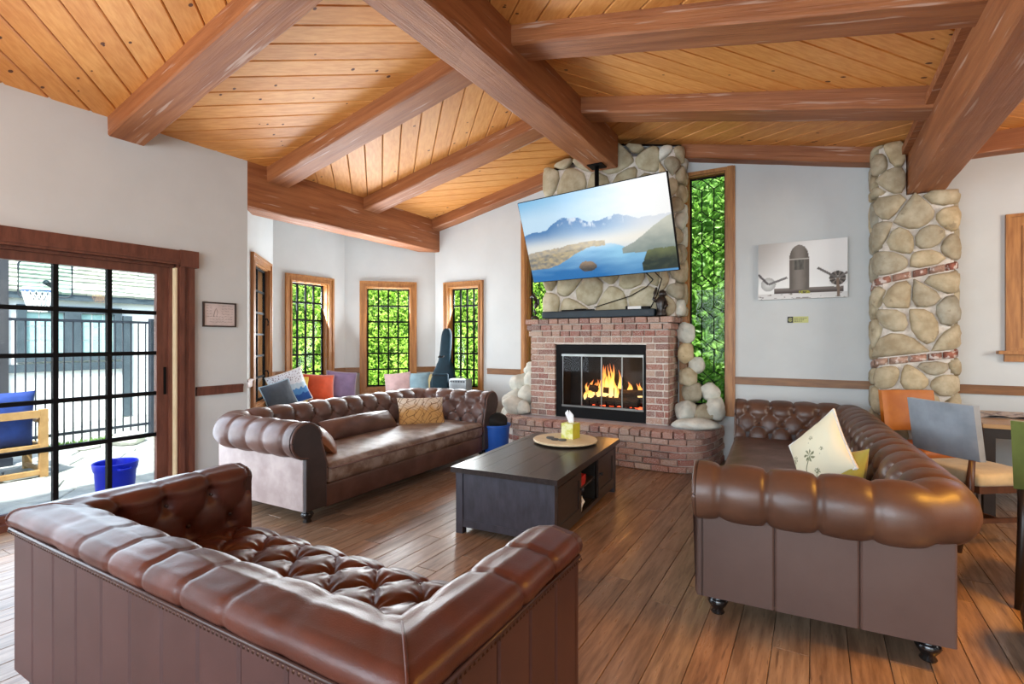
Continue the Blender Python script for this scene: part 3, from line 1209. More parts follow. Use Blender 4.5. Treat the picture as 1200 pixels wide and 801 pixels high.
# ------------------------------------------------------------------ stones
def stone(root, poly, mapf, m, bulge=.05, name='stone', sink=.03, seed=0, gap=.008, flat=.5, ck=2):
    p = inset(poly, gap)
    if len(p) < 3:
        return None
    p = chaikin(p, ck) if ck else [(a[0] + (b[0] - a[0]) * t, a[1] + (b[1] - a[1]) * t) for a, b in zip(p, p[1:] + p[:1]) for t in (.06, .5, .94)]
    if len(p) > 22:
        p = p[::2]
    cx = sum(q[0] for q in p) / len(p)
    cy = sum(q[1] for q in p) / len(p)
    rn = random.Random(seed)
    n = len(p)
    rings = [(1.0, -sink), (.98, bulge * .45), (.86, bulge * .82), (flat, bulge)]
    vs = []
    for (s, h) in rings:
        for q in p:
            j = rn.uniform(-.06, .06) * bulge if h > 0 else 0
            vs.append(mapf(cx + (q[0] - cx) * s, cy + (q[1] - cy) * s, h + j))
    vs.append(mapf(cx, cy, bulge * 1.02))
    fs = []
    for i in range(len(rings) - 1):
        for k in range(n):
            fs.append((i * n + k, i * n + (k + 1) % n, (i + 1) * n + (k + 1) % n, (i + 1) * n + k))
    b = (len(rings) - 1) * n
    for k in range(n):
        fs.append((b + k, b + (k + 1) % n, len(vs) - 1))
    o = MB().add(vs, fs).build(name, m, smooth=True)
    if root:
        wp(o, root)
    return o


# chimney breast
CH = thing('chimney_breast', 'stone chimney breast above the brick mantel behind the television', 'chimney', (-2.2, 6.2, 1.67))
CX0, CX1, CYF, CZ1 = -3.10, -1.36, 6.03, 3.86
mb = MB().bbox(CX0 + .05, CX1 - .03, CYF + .012, 6.37, 1.675, 3.60)
wp(mb.build('mortar_core', M_mortar_l), CH)
pts = scatter(CX0, CX1 - .2, 1.67, CZ1, .27, 3, .9)
reg = [(CX0, 1.68), (CX1 - .18, 1.68), (CX1 - .18, 3.66), (RX + .0, 3.86), (CX0, 3.66)]
mf = lambda u, v, h: (u, CYF - h, v)
for i, c in enumerate(voronoi(pts, reg)):
    stone(CH, c, mf, M_flag, bulge=.045, seed=i, gap=.011, flat=.7, ck=1)
# rounded cobbles turning the right-hand corner, bulging outward
rn = random.Random(8)


def mcorner(u, v, h):
    # u 0..0.62: first .2 on the front, a rounded quarter, the rest along the side
    r = .12
    xc, yc = CX1 - r, CYF + r
    q = PI / 2 * r
    a0 = .09
    if u < a0:
        return (xc - (a0 - u), CYF - h, v)
    if u < a0 + q:
        t = (u - a0) / r
        return (xc + (r + h) * math.sin(t), yc - (r + h) * math.cos(t), v)
    return (CX1 + h, yc + (u - a0 - q), v)


pts = scatter(0, .50, 1.69, 3.6, .145, 5, .75)
for i, c in enumerate(voronoi(pts, [(0, 1.67), (.50, 1.67), (.50, 3.66), (0, 3.66)])):
    stone(CH, c, mcorner, M_stone if rn.random() < .7 else M_pstone, bulge=.06, seed=i, gap=.007, flat=.4)


# boulders stacked beside the brickwork on the hearth
def boulder(root, c, r, m=M_pstone, seed=0, name='boulder'):
    b = bmesh.new()
    bmesh.ops.create_icosphere(b, subdivisions=3, radius=1)
    for v in b.verts:
        k = 1 + .26 * mnoise.noise(v.co * 1.2 + Vector((seed * 7.1, 0, 0))) + .08 * mnoise.noise(v.co * 3.5 + Vector((seed * 3.3, 5, 0)))
        v.co = Vector((v.co.x * r[0] * k, v.co.y * r[1] * k, v.co.z * r[2] * k))
    me = bpy.data.meshes.new(name)
    b.to_mesh(me)
    b.free()
    me.shade_smooth()
    me.materials.append(m)
    o = bpy.data.objects.new(name, me)
    COL.objects.link(o)
    o.location = c
    o.rotation_euler = (0, 0, seed * 1.3)
    if root:
        wp(o, root)
    return o


for i, (c, r) in enumerate([((-3.42, 5.86, .53), (.17, .14, .12)), ((-3.52, 6.08, .56), (.2, .16, .17)), ((-3.33, 6.06, .66), (.13, .15, .14)), ((-3.5, 6.18, .80), (.17, .13, .14)),
                            ((-3.3, 6.14, .86), (.12, .13, .14)), ((-3.56, 6.0, .40), (.13, .16, .14)), ((-3.34, 6.2, 1.0), (.10, .12, .10)), ((-3.28, 5.83, .52), (.09, .1, .09)),
                            ((-3.57, 5.78, .22), (.10, .10, .13)), ((-3.66, 6.0, .16), (.12, .14, .16)),
                            ((-1.28, 6.1, .58), (.12, .16, .13)), ((-1.1, 6.15, .55), (.14, .14, .12)), ((-.97, 6.17, .62), (.10, .15, .14)), ((-1.22, 6.2, .78), (.13, .12, .12)),
                            ((-1.04, 6.22, .80), (.12, .11, .11)), ((-1.28, 6.18, .97), (.10, .12, .11)), ((-1.19, 6.25, 1.10), (.08, .09, .10)), ((-1.30, 6.22, 1.25), (.09, .12, .13)),
                            ((-1.31, 6.22, 1.48), (.075, .11, .13))]):
    boulder(FP, c, r, M_pstone if i < 10 or i % 2 == 0 else M_stone, i)
o = boulder(FP, (-1.12, 5.86, .475), (.20, .24, .075), M_pstone, 40, 'flat_boulder')

# stone pillar by the dining table
PL = sempty('stone_pillar', (.8, 6.2, 0))
px0, px1, pyf = .52, 1.10, 6.02
mb = MB().bbox(px0 + .012, px1 - .012, pyf + .04, YW, 0, 2.76).bbox(px0 + .04, px1 - .04, pyf + .012, pyf + .04, 0, 2.76).bbox(px0 + .012, .74, pyf + .03, YW, 2.76, 3.25)
wp(mb.build('mortar_core', M_mortar_l), PL)
PR = .10
SIDE = YW - pyf - PR
FR = (px1 - px0) - 2 * PR
Q = PI / 2 * PR


def mpil(u, v, h):
    if u < SIDE:
        return (px0 - h, YW - u, v)
    u -= SIDE
    if u < Q:
        t = u / PR
        return (px0 + PR - (PR + h) * math.cos(t), pyf + PR - (PR + h) * math.sin(t), v)
    u -= Q
    if u < FR:
        return (px0 + PR + u, pyf - h, v)
    u -= FR
    if u < Q:
        t = u / PR
        return (px1 - PR + (PR + h) * math.sin(t), pyf + PR - (PR + h) * math.cos(t), v)
    u -= Q
    return (px1 + h, pyf + PR + u, v)


TOT = 2 * SIDE + 2 * Q + FR
# two slanting bands of brick; the stones fill the fields between them
bands = [(1.10, 1.28), (1.86, 2.10)]
bh = .075


def zband(k, u):
    a, b = bands[k]
    return a + (b - a) * u / TOT


fields = [[(0, 0), (TOT, 0), (TOT, zband(0, TOT)), (0, zband(0, 0))],
          [(0, zband(0, 0) + bh), (TOT, zband(0, TOT) + bh), (TOT, zband(1, TOT)), (0, zband(1, 0))],
          [(0, zband(1, 0) + bh), (TOT, zband(1, TOT) + bh), (TOT, 2.78), (0, 2.78)],
          [(0, 2.78), (SIDE + Q + .12, 2.78), (SIDE + Q + .12, 3.28), (0, 3.28)]]
for fi, f in enumerate(fields):
    zlo, zhi = min(q[1] for q in f), max(q[1] for q in f)
    pts = scatter(0, max(q[0] for q in f), zlo, zhi, .175, 30 + fi, .85)
    pts = [p for p in pts if fi == 3 or (f[0][1] + (f[1][1] - f[0][1]) * p[0] / TOT) + .02 < p[1] < (f[3][1] + (f[2][1] - f[3][1]) * p[0] / TOT) - .02]
    for i, c in enumerate(voronoi(pts, f)):
        stone(PL, c, mpil, M_stone, bulge=.05, seed=fi * 50 + i, gap=.0065, flat=.45, ck=1 if i % 3 else 2)
for k in range(2):
    u = 0
    while u < TOT - .02:
        e = min(TOT, u + rn.uniform(.10, .16))
        c = [(u, zband(k, u)), (e, zband(k, e)), (e, zband(k, e) + bh), (u, zband(k, u) + bh)]
        stone(PL, c, mpil, M_brick, bulge=.03, name='brick', gap=.005, flat=.9, ck=0)
        u = e


# ------------------------------------------------------------------ sofas
def u_path(L, D, t, r, step, mitre=False):
    """U-shaped run of the inner faces: (point, outward normal, arc length)"""
    out = []
    xi = L / 2 - t

    def seg(a, b, n):
        a, b = Vector(a), Vector(b)
        k = max(2, int((b - a).length / step))
        return [(a + (b - a) * i / k, Vector(n)) for i in range(k + 1)]
    if mitre:
        f = .26
        k = lambda q: sm(0, 1, q) if False else q
        a1 = seg((xi, D), (xi, t), (1, 0))
        a2 = seg((xi, t), (-xi, t), (0, -1))[1:]
        a3 = seg((-xi, t), (-xi, D), (-1, 0))[1:]
        o2 = [(p, Vector((1, -max(0, 1 - (p.y - t) / f)))) for p, n in a1]
        o2 += [(p, Vector((max(0, 1 - (xi - p.x) / f) - max(0, 1 - (xi + p.x) / f), -1))) for p, n in a2]
        o2 += [(p, Vector((-1, -max(0, 1 - (p.y - t) / f)))) for p, n in a3]
        res = []
        s = 0
        for i, (p, n) in enumerate(o2):
            if i:
                s += (p - o2[i - 1][0]).length * (1 + .38 * (max(abs(n.x), abs(n.y)) * 0 + min(abs(n.x), abs(n.y))))
            res.append((p, n, s))
        return res
    out += seg((xi, D), (xi, t + r), (1, 0))
    for i in range(1, 8):
        a = -PI / 2 * i / 8
        n = Vector((math.cos(a), math.sin(a)))
        out.append((Vector((xi - r, t + r)) + n * r, n))
    out += seg((xi - r, t), (-xi + r, t), (0, -1))
    for i in range(1, 8):
        a = -PI / 2 - PI / 2 * i / 8
        n = Vector((math.cos(a), math.sin(a)))
        out.append((Vector((-xi + r, t + r)) + n * r, n))
    out += seg((-xi, t + r), (-xi, D), (-1, 0))
    res = []
    s = 0
    for i, (p, n) in enumerate(out):
        if i:
            q, m_ = out[i - 1]
            # measured a little way out, so the corners get their share
            s += ((p + n * .19) - (q + m_ * .19)).length
        res.append((p, n, s))
    return res


def profile(pts, step):
    out = [Vector(pts[0])]
    acc = [0]
    for i in range(len(pts) - 1):
        a, b = Vector(pts[i]), Vector(pts[i + 1])
        k = max(1, round((b - a).length / step))
        for j in range(1, k + 1):
            out.append(a + (b - a) * j / k)
            acc.append(acc[-1] + (b - a).length / k)
    nr = []
    for i in range(len(out)):
        a, b = out[max(0, i - 1)], out[min(len(out) - 1, i + 1)]
        t = (b - a).normalized()
        nr.append(Vector((-t.y, t.x)))
    return out, nr, acc


def chester(H, t, zin=.32, cx=.19, R=.13):
    cz = H - R
    pts = [(0, zin), (.0, zin + .1), (.02, zin + .17)]
    for k in range(0, 29):
        a = math.radians(185 - k * 10)
        pts.append((cx + R * math.cos(a), cz + R * math.sin(a)))
    return pts


def tuxedo(H, t, zin=.38):
    pts = [(0.0, zin), (0.0, zin + .1), (0, H - .08)]
    for k in range(7):
        a = PI - PI / 2 * k / 6
        pts.append((.045 + .05 * math.cos(a), H - .055 + .05 * math.sin(a)))
    pts += [(t * .5, H + .006), (t - .035, H - .004)]
    for k in range(1, 10):
        a = PI / 2 - math.radians(150) * k / 9
        pts.append((t - .028 + .045 * math.cos(a), H - .047 + .043 * math.sin(a)))
    return pts


def tuft(uu, w, W):
    w = min(max(w, 0), W)
    p, q = uu + w / 2, uu - w / 2
    f = math.sqrt(abs(math.sin(PI * p)) * abs(math.sin(PI * q)))
    return f, p, q


def sofa(name, label, loc, rz, L, D, t, H, zin, prof, rows, a_want, b, v1, h, hroll, lm, pm, z0=.11, rr=.03, pz=.21, npan=(3, 7), wrinkle=.0015, capm=None, cap_at=.235, pw=.5, crease=.010, mitre=False):
    root = thing(name, label, 'sofa', loc, rz)
    path = u_path(L, D, t, rr, .016, mitre)
    P, NR, acc = profile(prof, .0115)
    tot = path[-1][2]
    N = round(tot / a_want)
    a = tot / N
    W = rows - 1
    vs, btn = [], []
    nv = len(P)
    for (p, n, s) in path:
        uu = s / a + .5
        for k in range(nv):
            w = (acc[k] - v1) / b
            f, pp, qq = tuft(uu, w, W)
            zone = sm(0, .5, w) if w < .5 else 1
            over = sm(W, W + 1.2, w)
            hh = h * (1 - over) + hroll * over
            low = sm(-1.0, 0, w)
            hh *= (.5 + .5 * low)
            g = f ** (pw + (.36 - pw) * over)
            d = hh * g
            if -.35 < w < W + .35:
                dp = pp - round(pp)
                dq = qq - round(qq)
                du = (dp + dq) / 2 * a
                dv = (dp - dq) * b
                d -= .022 * math.exp(-(du * du + dv * dv) / (2 * .019 ** 2))
                ang = math.atan2(dv, du + 1e-9)
                rad = math.hypot(du, dv)
                d += .0022 * math.sin(ang * 9) * math.exp(-((rad - .035) / .025) ** 2)
            pos3 = Vector((p.x * 4 + k * .02, p.y * 4, acc[k] * 5))
            d += wrinkle * mnoise.noise(pos3 * 5) + wrinkle * 2 * mnoise.noise(pos3 * 1.7)
            # the sewn pleat itself
            dl = abs((uu + W / 2) - round(uu + W / 2)) * a
            d -= crease * math.exp(-(dl / .0065) ** 2) * sm(W - .1, W + .3, w)
            d -= hroll * .5
            q2 = P[k] + NR[k] * d
            vs.append((p.x + n.x * q2.x, p.y + n.y * q2.x, q2.y))
    fs = [(i * nv + k, (i + 1) * nv + k, (i + 1) * nv + k + 1, i * nv + k + 1) for i in range(len(path) - 1) for k in range(nv - 1)]
    MB().add(vs, fs).build('tufted_back_and_arms', lm, root, smooth=True)
    # buttons at the crossing points
    bb = MB()
    for r in range(rows):
        vv = v1 + r * b
        k = min(range(nv), key=lambda i: abs(acc[i] - vv))
        i = 0
        uo = 0 if r % 2 == 0 else .5
        tgt = math.ceil(.5 - uo) + uo
        for (p, n, s) in path:
            if s / a + .5 >= tgt:
                tgt += 1
                q2 = P[k] + NR[k] * (-.012 - hroll * .5)
                c = Vector((p.x + n.x * q2.x, p.y + n.y * q2.x, q2.y))
                nn = Vector((n.x * NR[k].x, n.y * NR[k].x, NR[k].y))
                R3 = nn.to_track_quat('Z', 'Y').to_matrix()
                rad = .0125
                ring = []
                for (rr_, zz_) in ((1, 0), (.8, .5), (.35, .8)):
                    ring += [c + R3 @ Vector((rad * rr_ * math.cos(q * PI / 4), rad * rr_ * math.sin(q * PI / 4), rad * zz_)) for q in range(8)]
                ff = [(j * 8 + q, j * 8 + (q + 1) % 8, (j + 1) * 8 + (q + 1) % 8, (j + 1) * 8 + q) for j in range(2) for q in range(8)]
                ff.append(tuple(range(16, 24)))
                bb.add(ring, ff)
    o = bb.build('buttons', M_button, root, smooth=True)
    o['kind'] = 'stuff'
    if mitre:
        for sx in (-1, 1):
            MB().tube([(sx * (L / 2 - t + q.x), t - q.x, q.y) for q in P[3:]], .0045, 6).build('mitre_seam', lm, root, smooth=True)
    # outer panels with seams between them
    zt = H - pz

    def panels(a_, b_, n_, outw):
        a_, b_ = Vector(a_), Vector(b_)
        for i in range(n_):
            p0 = a_ + (b_ - a_) * (i / n_)
            p1 = a_ + (b_ - a_) * ((i + 1) / n_)
            d = (p1 - p0).normalized()
            p0, p1 = p0 + d * .0012, p1 - d * .0012
            o_ = Vector(outw)
            e = .009
            m1, m2 = p0 + d * e, p1 - d * e
            th = .028
            loop = [p0 - o_ * th, p0 - o_ * .006, m1, m2, p1 - o_ * .006, p1 - o_ * th]
            MB().prism([(q.x, q.y, z0) for q in loop], (0, 0, zt - z0)).build('outer_panel', pm, root)
    hx = L / 2
    panels((hx, D), (hx, 0), npan[0], (1, 0))
    panels((hx, 0), (-hx, 0), npan[1], (0, -1))
    panels((-hx, 0), (-hx, D), npan[0], (-1, 0))
    # frame core, base
    mb = MB().bbox(-hx + .03, hx - .03, .03, D - .06, z0 + .005, zin - .06)
    mb.bbox(-hx + .03, -hx + t - .02, .03, D - .005, z0 + .005, zt - .03).bbox(hx - t + .02, hx - .03, .03, D - .005, z0 + .005, zt - .03).bbox(-hx + .03, hx - .03, .03, t - .02, z0 + .005, zt - .03)
    mb.build('frame', M_dkpanel, root)
    # front ends of the arms
    capm = capm or pm
    for s in (-1, 1):
        out2 = [(q.x, q.y) for q in P] + [(t, zt), (t, z0), (-.0, z0)]
        xi = hx - t
        n_ = len(out2)
        mb = MB()
        cxm = sum(q[0] for q in out2) / n_
        cz_ = sum(q[1] for q in out2) / n_
        rings = []
        for (k_, y_) in ((1.0, -.02), (1.0, .008), (.93, .018)):
            rings.append([(s * (xi + cxm + (q[0] - cxm) * k_), D + y_, cz_ + (q[1] - cz_) * (k_ if k_ == 1 else .96)) for q in out2])
        vs = [q for r_ in rings for q in r_]
        fs = [(j * n_ + q, j * n_ + (q + 1) % n_, (j + 1) * n_ + (q + 1) % n_, (j + 1) * n_ + q) for j in range(2) for q in range(n_)]
        fs.append(tuple(range(2 * n_, 3 * n_)))
        mb.add(vs, fs)
        mb.build('arm_front', capm, root)
        if cap_at:
            MB().tube([(s * (xi + q[0]), D + .010, q[1]) for q in out2[:-3]], .011, 6).build('arm_piping', lm, root, smooth=True)
    return root


def bun_feet(root, L, D, h=.11):
    for sx in (-1, 1):
        for y in (.08, D - .08):
            o = MB().lathe([(.030, 0), (.034, .006), (.024, .022), (.042, .045), (.05, .062), (.04, .078), (.034, .084), (.046, .092), (.046, h)], (0, 0, 0), 16).build('foot', M_bun, root, smooth=True)
            o.location = (sx * (L / 2 - .09), y, 0)


# --- the two rolled-arm sofas
R_L, R_D, R_T = 3.12, 1.02, .2
RS = sofa('chesterfield_sofa', 'chestnut-brown rolled-arm tufted sofa on the right beside the dining chairs', (.415, 4.335, 0), PI / 2 + math.radians(3.6),
          R_L, R_D, R_T, .775, .32, chester(.775, R_T), 3, .205, .12, .135, .036, .026, M_leather_r, M_panel_r, npan=(3, 8))
bun_feet(RS, R_L, R_D)
mb = MB()
rounded(mb, -R_L / 2 + R_T + .005, R_L / 2 - R_T - .005, R_T + .02, R_D + .015, .27, .43, .045, 4, .03)
mb.build('seat_cushion', M_leather_r, RS, smooth=True)
mb = MB()
rounded(mb, -R_L / 2 + R_T, R_L / 2 - R_T, R_D - .10, R_D - .0, .115, .275, .02, 2)
mb.build('front_rail', M_panel_r, RS, smooth=True)

L_L, L_D, L_T = 2.68, 1.08, .2
LS = sofa('chesterfield_sofa', 'worn dark-brown rolled-arm tufted sofa in front of the bay windows', (-4.395, 3.812, 0), -PI / 2 + math.radians(1.5),
          L_L, L_D, L_T, .775, .32, chester(.775, L_T), 3, .215, .12, .13, .036, .025, M_leather_l, M_panel_l, npan=(1, 6), capm=M_dkpanel)
bun_feet(LS, L_L, L_D)
mb = MB()
rounded(mb, -L_L / 2 + L_T + .005, L_L / 2 - L_T - .005, L_T + .02, L_D + .02, .27, .435, .05, 4, .035)
mb.build('seat_cushion', M_seat_l, LS, smooth=True)
mb = MB()
rounded(mb, -L_L / 2 + L_T, L_L / 2 - L_T, L_D - .10, L_D - .0, .09, .275, .02, 2)
mb.build('front_rail', M_leather_l, LS, smooth=True)
MB().tube([(-L_L / 2 + L_T + .03, L_D + .022, .395), (L_L / 2 - L_T - .03, L_D + .022, .395)], .009, 6).build('seat_piping', M_leather_l, LS, smooth=True)

# --- the square-armed sofa in the foreground
F_L, F_D, F_T, F_H = 2.08, .89, .185, .722
FS = sofa('tufted_sofa', 'oxblood square-armed sofa with nailhead trim seen from behind in the foreground', (-1.75, .77, 0), math.radians(.8),
          F_L, F_D, F_T, F_H, .38, tuxedo(F_H, F_T, .36), 2, .205, .13, .13, .026, .0035, M_leather_f, M_panel_f, z0=.07, rr=.03, pz=.085, npan=(5, 11), capm=M_panel_f, cap_at=None, crease=.006, mitre=True)
for sx in (-1, 1):
    for y in (.07, F_D - .07):
        MB().box((sx * (F_L / 2 - .08), y, .035), (.07, .07, .07)).build('foot', M_bun, FS)
# buttoned seat
SX, SY0, SY1 = F_L / 2 - F_T, F_T, F_D + .01
aS, bS = (2 * SX) / 7, .135


def seatfn(iu, iv):
    x = -SX + 2 * SX * iu
    v = iv * (SY1 - SY0 + .16)
    y = SY0 + min(v, SY1 - SY0)
    drop = max(0, v - (SY1 - SY0))
    uu = x / aS + .5
    w = (v - .12) / bS
    f, p, q = tuft(uu, w, 4)
    dp, dq = p - round(p), q - round(q)
    du, dv = (dp + dq) / 2 * aS, (dp - dq) * bS
    rad = math.hypot(du, dv)
    d = .034 * f ** .5
    if -.3 < w < 4.3:
        d -= .018 * math.exp(-rad * rad / (2 * .018 ** 2))
        d += .0045 * math.sin(math.atan2(dv, du + 1e-9) * 8 + uu * 3) * math.exp(-((rad - .045) / .03) ** 2)
    d += .004 * mnoise.noise(Vector((x * 9, y * 9, 3)))
    e = sm(.1, 0, (SY1 - SY0) - v)
    yy, zz_ = y, .405 - .02 * e + d * (1 - .5 * e)
    if drop > 0:
        yy = SY1 + .03 * math.sin(min(1, drop / .08) * PI / 2) + d * .4
        zz_ = .385 + d * .5 - drop
    return (x, yy, zz_)


MB().grid(seatfn, 190, 110).build('tufted_seat', M_leather_f, FS, smooth=True)
bb = MB()
for r in range(5):
    uo = 0 if r % 2 == 0 else .5
    for k in range(-8, 9):
        x = (k + uo - .5) * aS
        if abs(x) < SX - .05:
            y = SY0 + .12 + r * bS
            if y < SY1 - .03:
                bb.lathe([(.013, 0), (.011, .006), (.005, .010)], (x, y, .392), 8)
o = bb.build('seat_buttons', M_button, FS, smooth=True)
o['kind'] = 'stuff'
mb = MB()
rounded(mb, -SX, SX, F_D - .12, F_D - .005, .08, .30, .02, 2)
mb.build('front_rail', M_panel_f, FS, smooth=True)
# cord and nailheads along the edge
hx = F_L / 2
zc = F_H - .083
cord = [(hx + .008, F_D, zc), (hx + .008, -.008, zc), (-hx - .008, -.008, zc), (-hx - .008, F_D, zc)]
mb = MB()
for i in range(3):
    mb.tube([cord[i], cord[i + 1]], .007, 6)
mb.build('cord', M_button, FS, smooth=True)
nb = MB()
for i in range(3):
    a, b = Vector(cord[i]), Vector(cord[i + 1])
    d = b - a
    k = int(d.length / .019)
    nrm = Vector((d.y, -d.x, 0)).normalized()
    if i == 0 or True:
        mid = (a + b) / 2
        if nrm.dot(mid - Vector((0, F_D / 2, zc))) < 0:
            nrm = -nrm
    for j in range(k + 1):
        c = a + d * (j / k) + nrm * .006 - Vector((0, 0, .011))
        R3 = nrm.to_track_quat('Z', 'Y').to_matrix()
        ring = [c + R3 @ Vector((.006 * math.cos(q * PI / 3), .006 * math.sin(q * PI / 3), 0)) for q in range(6)] + [c + R3 @ Vector((0, 0, .004))]
        nb.add(ring, [(q, (q + 1) % 6, 6) for q in range(6)])
o = nb.build('nailheads', M_nail, FS, smooth=True)
o['kind'] = 'stuff'


# ------------------------------------------------------------------ cushions
def pillow(name, label, loc, w, h, t, m, rot=(0, 0, 0), cat='cushion', group=None, seed=0, trim=None, colors=None, pinch=.06, n=26):
    """local x width, y height, z thickness, centred"""
    if colors:
        n = 84
    vs, fs = [], []
    cols = []
    for side in (1, -1):
        o = len(vs)
        for i in range(n + 1):
            for j in range(n + 1):
                u, v = i / n * 2 - 1, j / n * 2 - 1
                f = ((1 - u * u) ** .55) * ((1 - v * v) ** .55)
                pu = u * (1 - pinch * (1 - v * v) ** 1.0 * abs(u) ** 3)
                pv = v * (1 - pinch * (1 - u * u) ** 1.0 * abs(v) ** 3)
                wr = mnoise.noise(Vector((u * 1.8 + seed * 5, v * 1.8, side * 2))) * .10 + mnoise.noise(Vector((u * 5 + seed, v * 2, side))) * .05
                vs.append((pu * w / 2, pv * h / 2, side * t / 2 * f * (1 + wr)))
                if colors:
                    cols.append(colors(u, v))
        fs += [(o + i * (n + 1) + j, o + (i + 1) * (n + 1) + j, o + (i + 1) * (n + 1) + j + 1, o + i * (n + 1) + j + 1) for i in range(n) for j in range(n)]
    o = MB().add(vs, fs).build(name, m, smooth=True, colors=cols or None)
    o.location = loc
    o.rotation_euler = rot
    tag(o, label, cat, group)
    if trim:
        e = []
        for k in range(4 * n + 1):
            s = k / n
            if s < 1:
                u, v = s * 2 - 1, -1
            elif s < 2:
                u, v = 1, (s - 1) * 2 - 1
            elif s < 3:
                u, v = 1 - (s - 2) * 2, 1
            else:
                u, v = -1, 1 - (s - 3) * 2
            pu = u * (1 - pinch * (1 - v * v) * abs(u) ** 3)
            pv = v * (1 - pinch * (1 - u * u) * abs(v) ** 3)
            e.append((pu * w / 2, pv * h / 2, 0))
        MB().tube(e, .008, 6, cap=False).build('piping', trim, o, smooth=True)
    return o


def face_rot(az, lean):
    """pillow standing up: its face looks towards compass angle az (radians in the room), leaning back by lean"""
    # local z -> horizontal direction az tilted up by lean, local y -> up
    zx = Vector((math.cos(az) * math.cos(lean), math.sin(az) * math.cos(lean), math.sin(lean)))
    xx = Vector((-math.sin(az), math.cos(az), 0))
    yx = zx.cross(xx)
    return Matrix((xx, yx, zx)).transposed()


def stand(o, az, lean, roll=0):
    o.rotation_euler = (face_rot(az, lean) @ Matrix.Rotation(roll, 3, 'Z')).to_euler()
    return o


def wcam(xc, d, z):
    c, s = math.cos(TH), math.sin(TH)
    return Vector((c * xc - s * d, s * xc + c * d, z))


def loc_on(root, x, y, z):
    return Matrix.Translation(root.location) @ root.rotation_euler.to_matrix().to_4x4() @ Vector((x, y, z))


# ------------------------------------------------------------------ window seat and what lies on it
WS = thing('window_seat', 'built-in white window seat running round the bay under the windows', 'bench', (-5.6, 4.8, 0))
outer = [(-5.16, 3.24), (-6.145, 4.225), (-6.145, 5.41), (-5.195, 6.36), (-4.06, 6.36)]
inner = [(-4.06, 5.86), (-4.95, 5.86), (-5.62, 5.19), (-5.62, 4.45), (-5.16, 3.95)]
wp(MB().prism([(p[0], p[1], 0) for p in outer + inner], (0, 0, .47)).build('base', M_wall), WS)
M_pad = fab('seat_pad_linen', (186, 176, 160))
pin = inset([(p[0], p[1]) for p in outer + inner], .0)
wp(MB().prism([(p[0], p[1], .472) for p in outer + inner], (0, 0, .07)).build('seat_pad', M_pad), WS)
M_vcol = colmat('printed_cotton', .9)


def bluewhite(u, v):
    n = mnoise.noise(Vector((u * 6, v * 6, 1))) * .5
    t = v + n * .25
    if t < -.55:
        return C(30, 78, 150)
    if t < -.2:
        return C(76, 136, 196)
    if t < .1:
        return C(180, 206, 224)
    s = mnoise.noise(Vector((u * 14, v * 14, 4)))
    return C(120, 110, 120) if (s > .32 and t > .25) else C(218, 226, 236)


def goldpat(u, v):
    s = abs(math.sin((u * 3.0 + v * 1.5) * 4.2 + 1.6 * math.sin(v * 7 + u * 3)))
    s2 = abs(math.sin((u * 3.0 - v * 1.7) * 3.6 + 1.4 * math.sin(u * 6)))
    k = min(s, s2)
    top = sm(-.2, .7, v + .3 * mnoise.noise(Vector((u * 4, v * 4, 0))))
    base = [a + (b - a) * top for a, b in zip(C(186, 140, 82), C(214, 202, 184))]
    if k < .16:
        return C(112, 78, 44)
    return base


def palmprint(u, v):
    # square drawn with a corner upwards: rotate so the palms stand upright
    x, y = (u - v) * .7071, (u + v) * .7071
    base = C(226, 222, 194)

    def palm(cx, cy, s):
        dx, dy = (x - cx) / s, (y - cy) / s
        if abs(dx - .25 * (dy + .5) ** 2 + .0) < .035 and -1.0 < dy < 0:
            return True
        r = math.hypot(dx, dy * 1.2)
        a = math.atan2(dy, dx)
        return r < .42 * (.6 + .4 * abs(math.cos(a * 3.5))) and math.cos(a * 7 + 1) > -.1 and r > .05
    for p in ((.02, -.08, .52), (-.62, -.36, .34), (.42, -.42, .24), (-.16, .42, .2), (.36, .22, .16)):
        if palm(*p):
            return C(112, 118, 84)
    return base


F_white = fab('ivory_cord', (232, 232, 226))
o = pillow('cushion', 'charcoal cushion with pale blue edge at the left end of the bay', (-5.70, 3.98, .71), .38, .34, .15, fab('charcoal_cotton', (74, 86, 98)), trim=fab('pale_blue_cord', (170, 206, 226)), seed=1, group='cushions on the window seat')
stand(o, math.radians(-12), .35, .25)
o = pillow('cushion', 'white and blue patterned cushion between charcoal and yellow cushions', (-5.78, 4.18, .78), .44, .44, .15, M_vcol, colors=bluewhite, trim=F_white, seed=2, group='cushions on the window seat')
stand(o, math.radians(-25), .3, .3)
o = pillow('cushion', 'plain yellow cushion on the window seat', (-5.99, 4.40, .735), .38, .38, .14, fab('yellow_cotton', (214, 176, 54)), seed=3, group='cushions on the window seat')
stand(o, math.radians(-22), .3, -.12)
o = pillow('cushion', 'plain orange-red cushion on the window seat', (-5.96, 4.76, .735), .43, .38, .16, fab('orange_cotton', (214, 84, 44)), trim=fab('pink_cord', (214, 160, 150)), seed=4, group='cushions on the window seat')
stand(o, math.radians(-28), .35, -.08)
o = pillow('cushion', 'plain lavender cushion on the window seat', (-5.93, 5.14, .745), .42, .40, .15, fab('lavender_cotton', (140, 122, 160)), trim=fab('pale_lilac_cord', (186, 178, 204)), seed=5, group='cushions on the window seat')
stand(o, math.radians(-32), .35, -.12)
o = pillow('cushion', 'pale pink cushion under the middle bay window', (-5.42, 5.78, .73), .40, .36, .14, fab('pink_cotton', (206, 176, 176)), seed=6, group='cushions on the window seat')
stand(o, math.radians(-52), .3, .10)
o = pillow('cushion', 'light blue cushion between pink and cream cushions', (-5.20, 5.98, .73), .38, .36, .14, fab('sky_cotton', (142, 176, 190)), seed=7, group='cushions on the window seat')
stand(o, math.radians(-55), .3, .05)
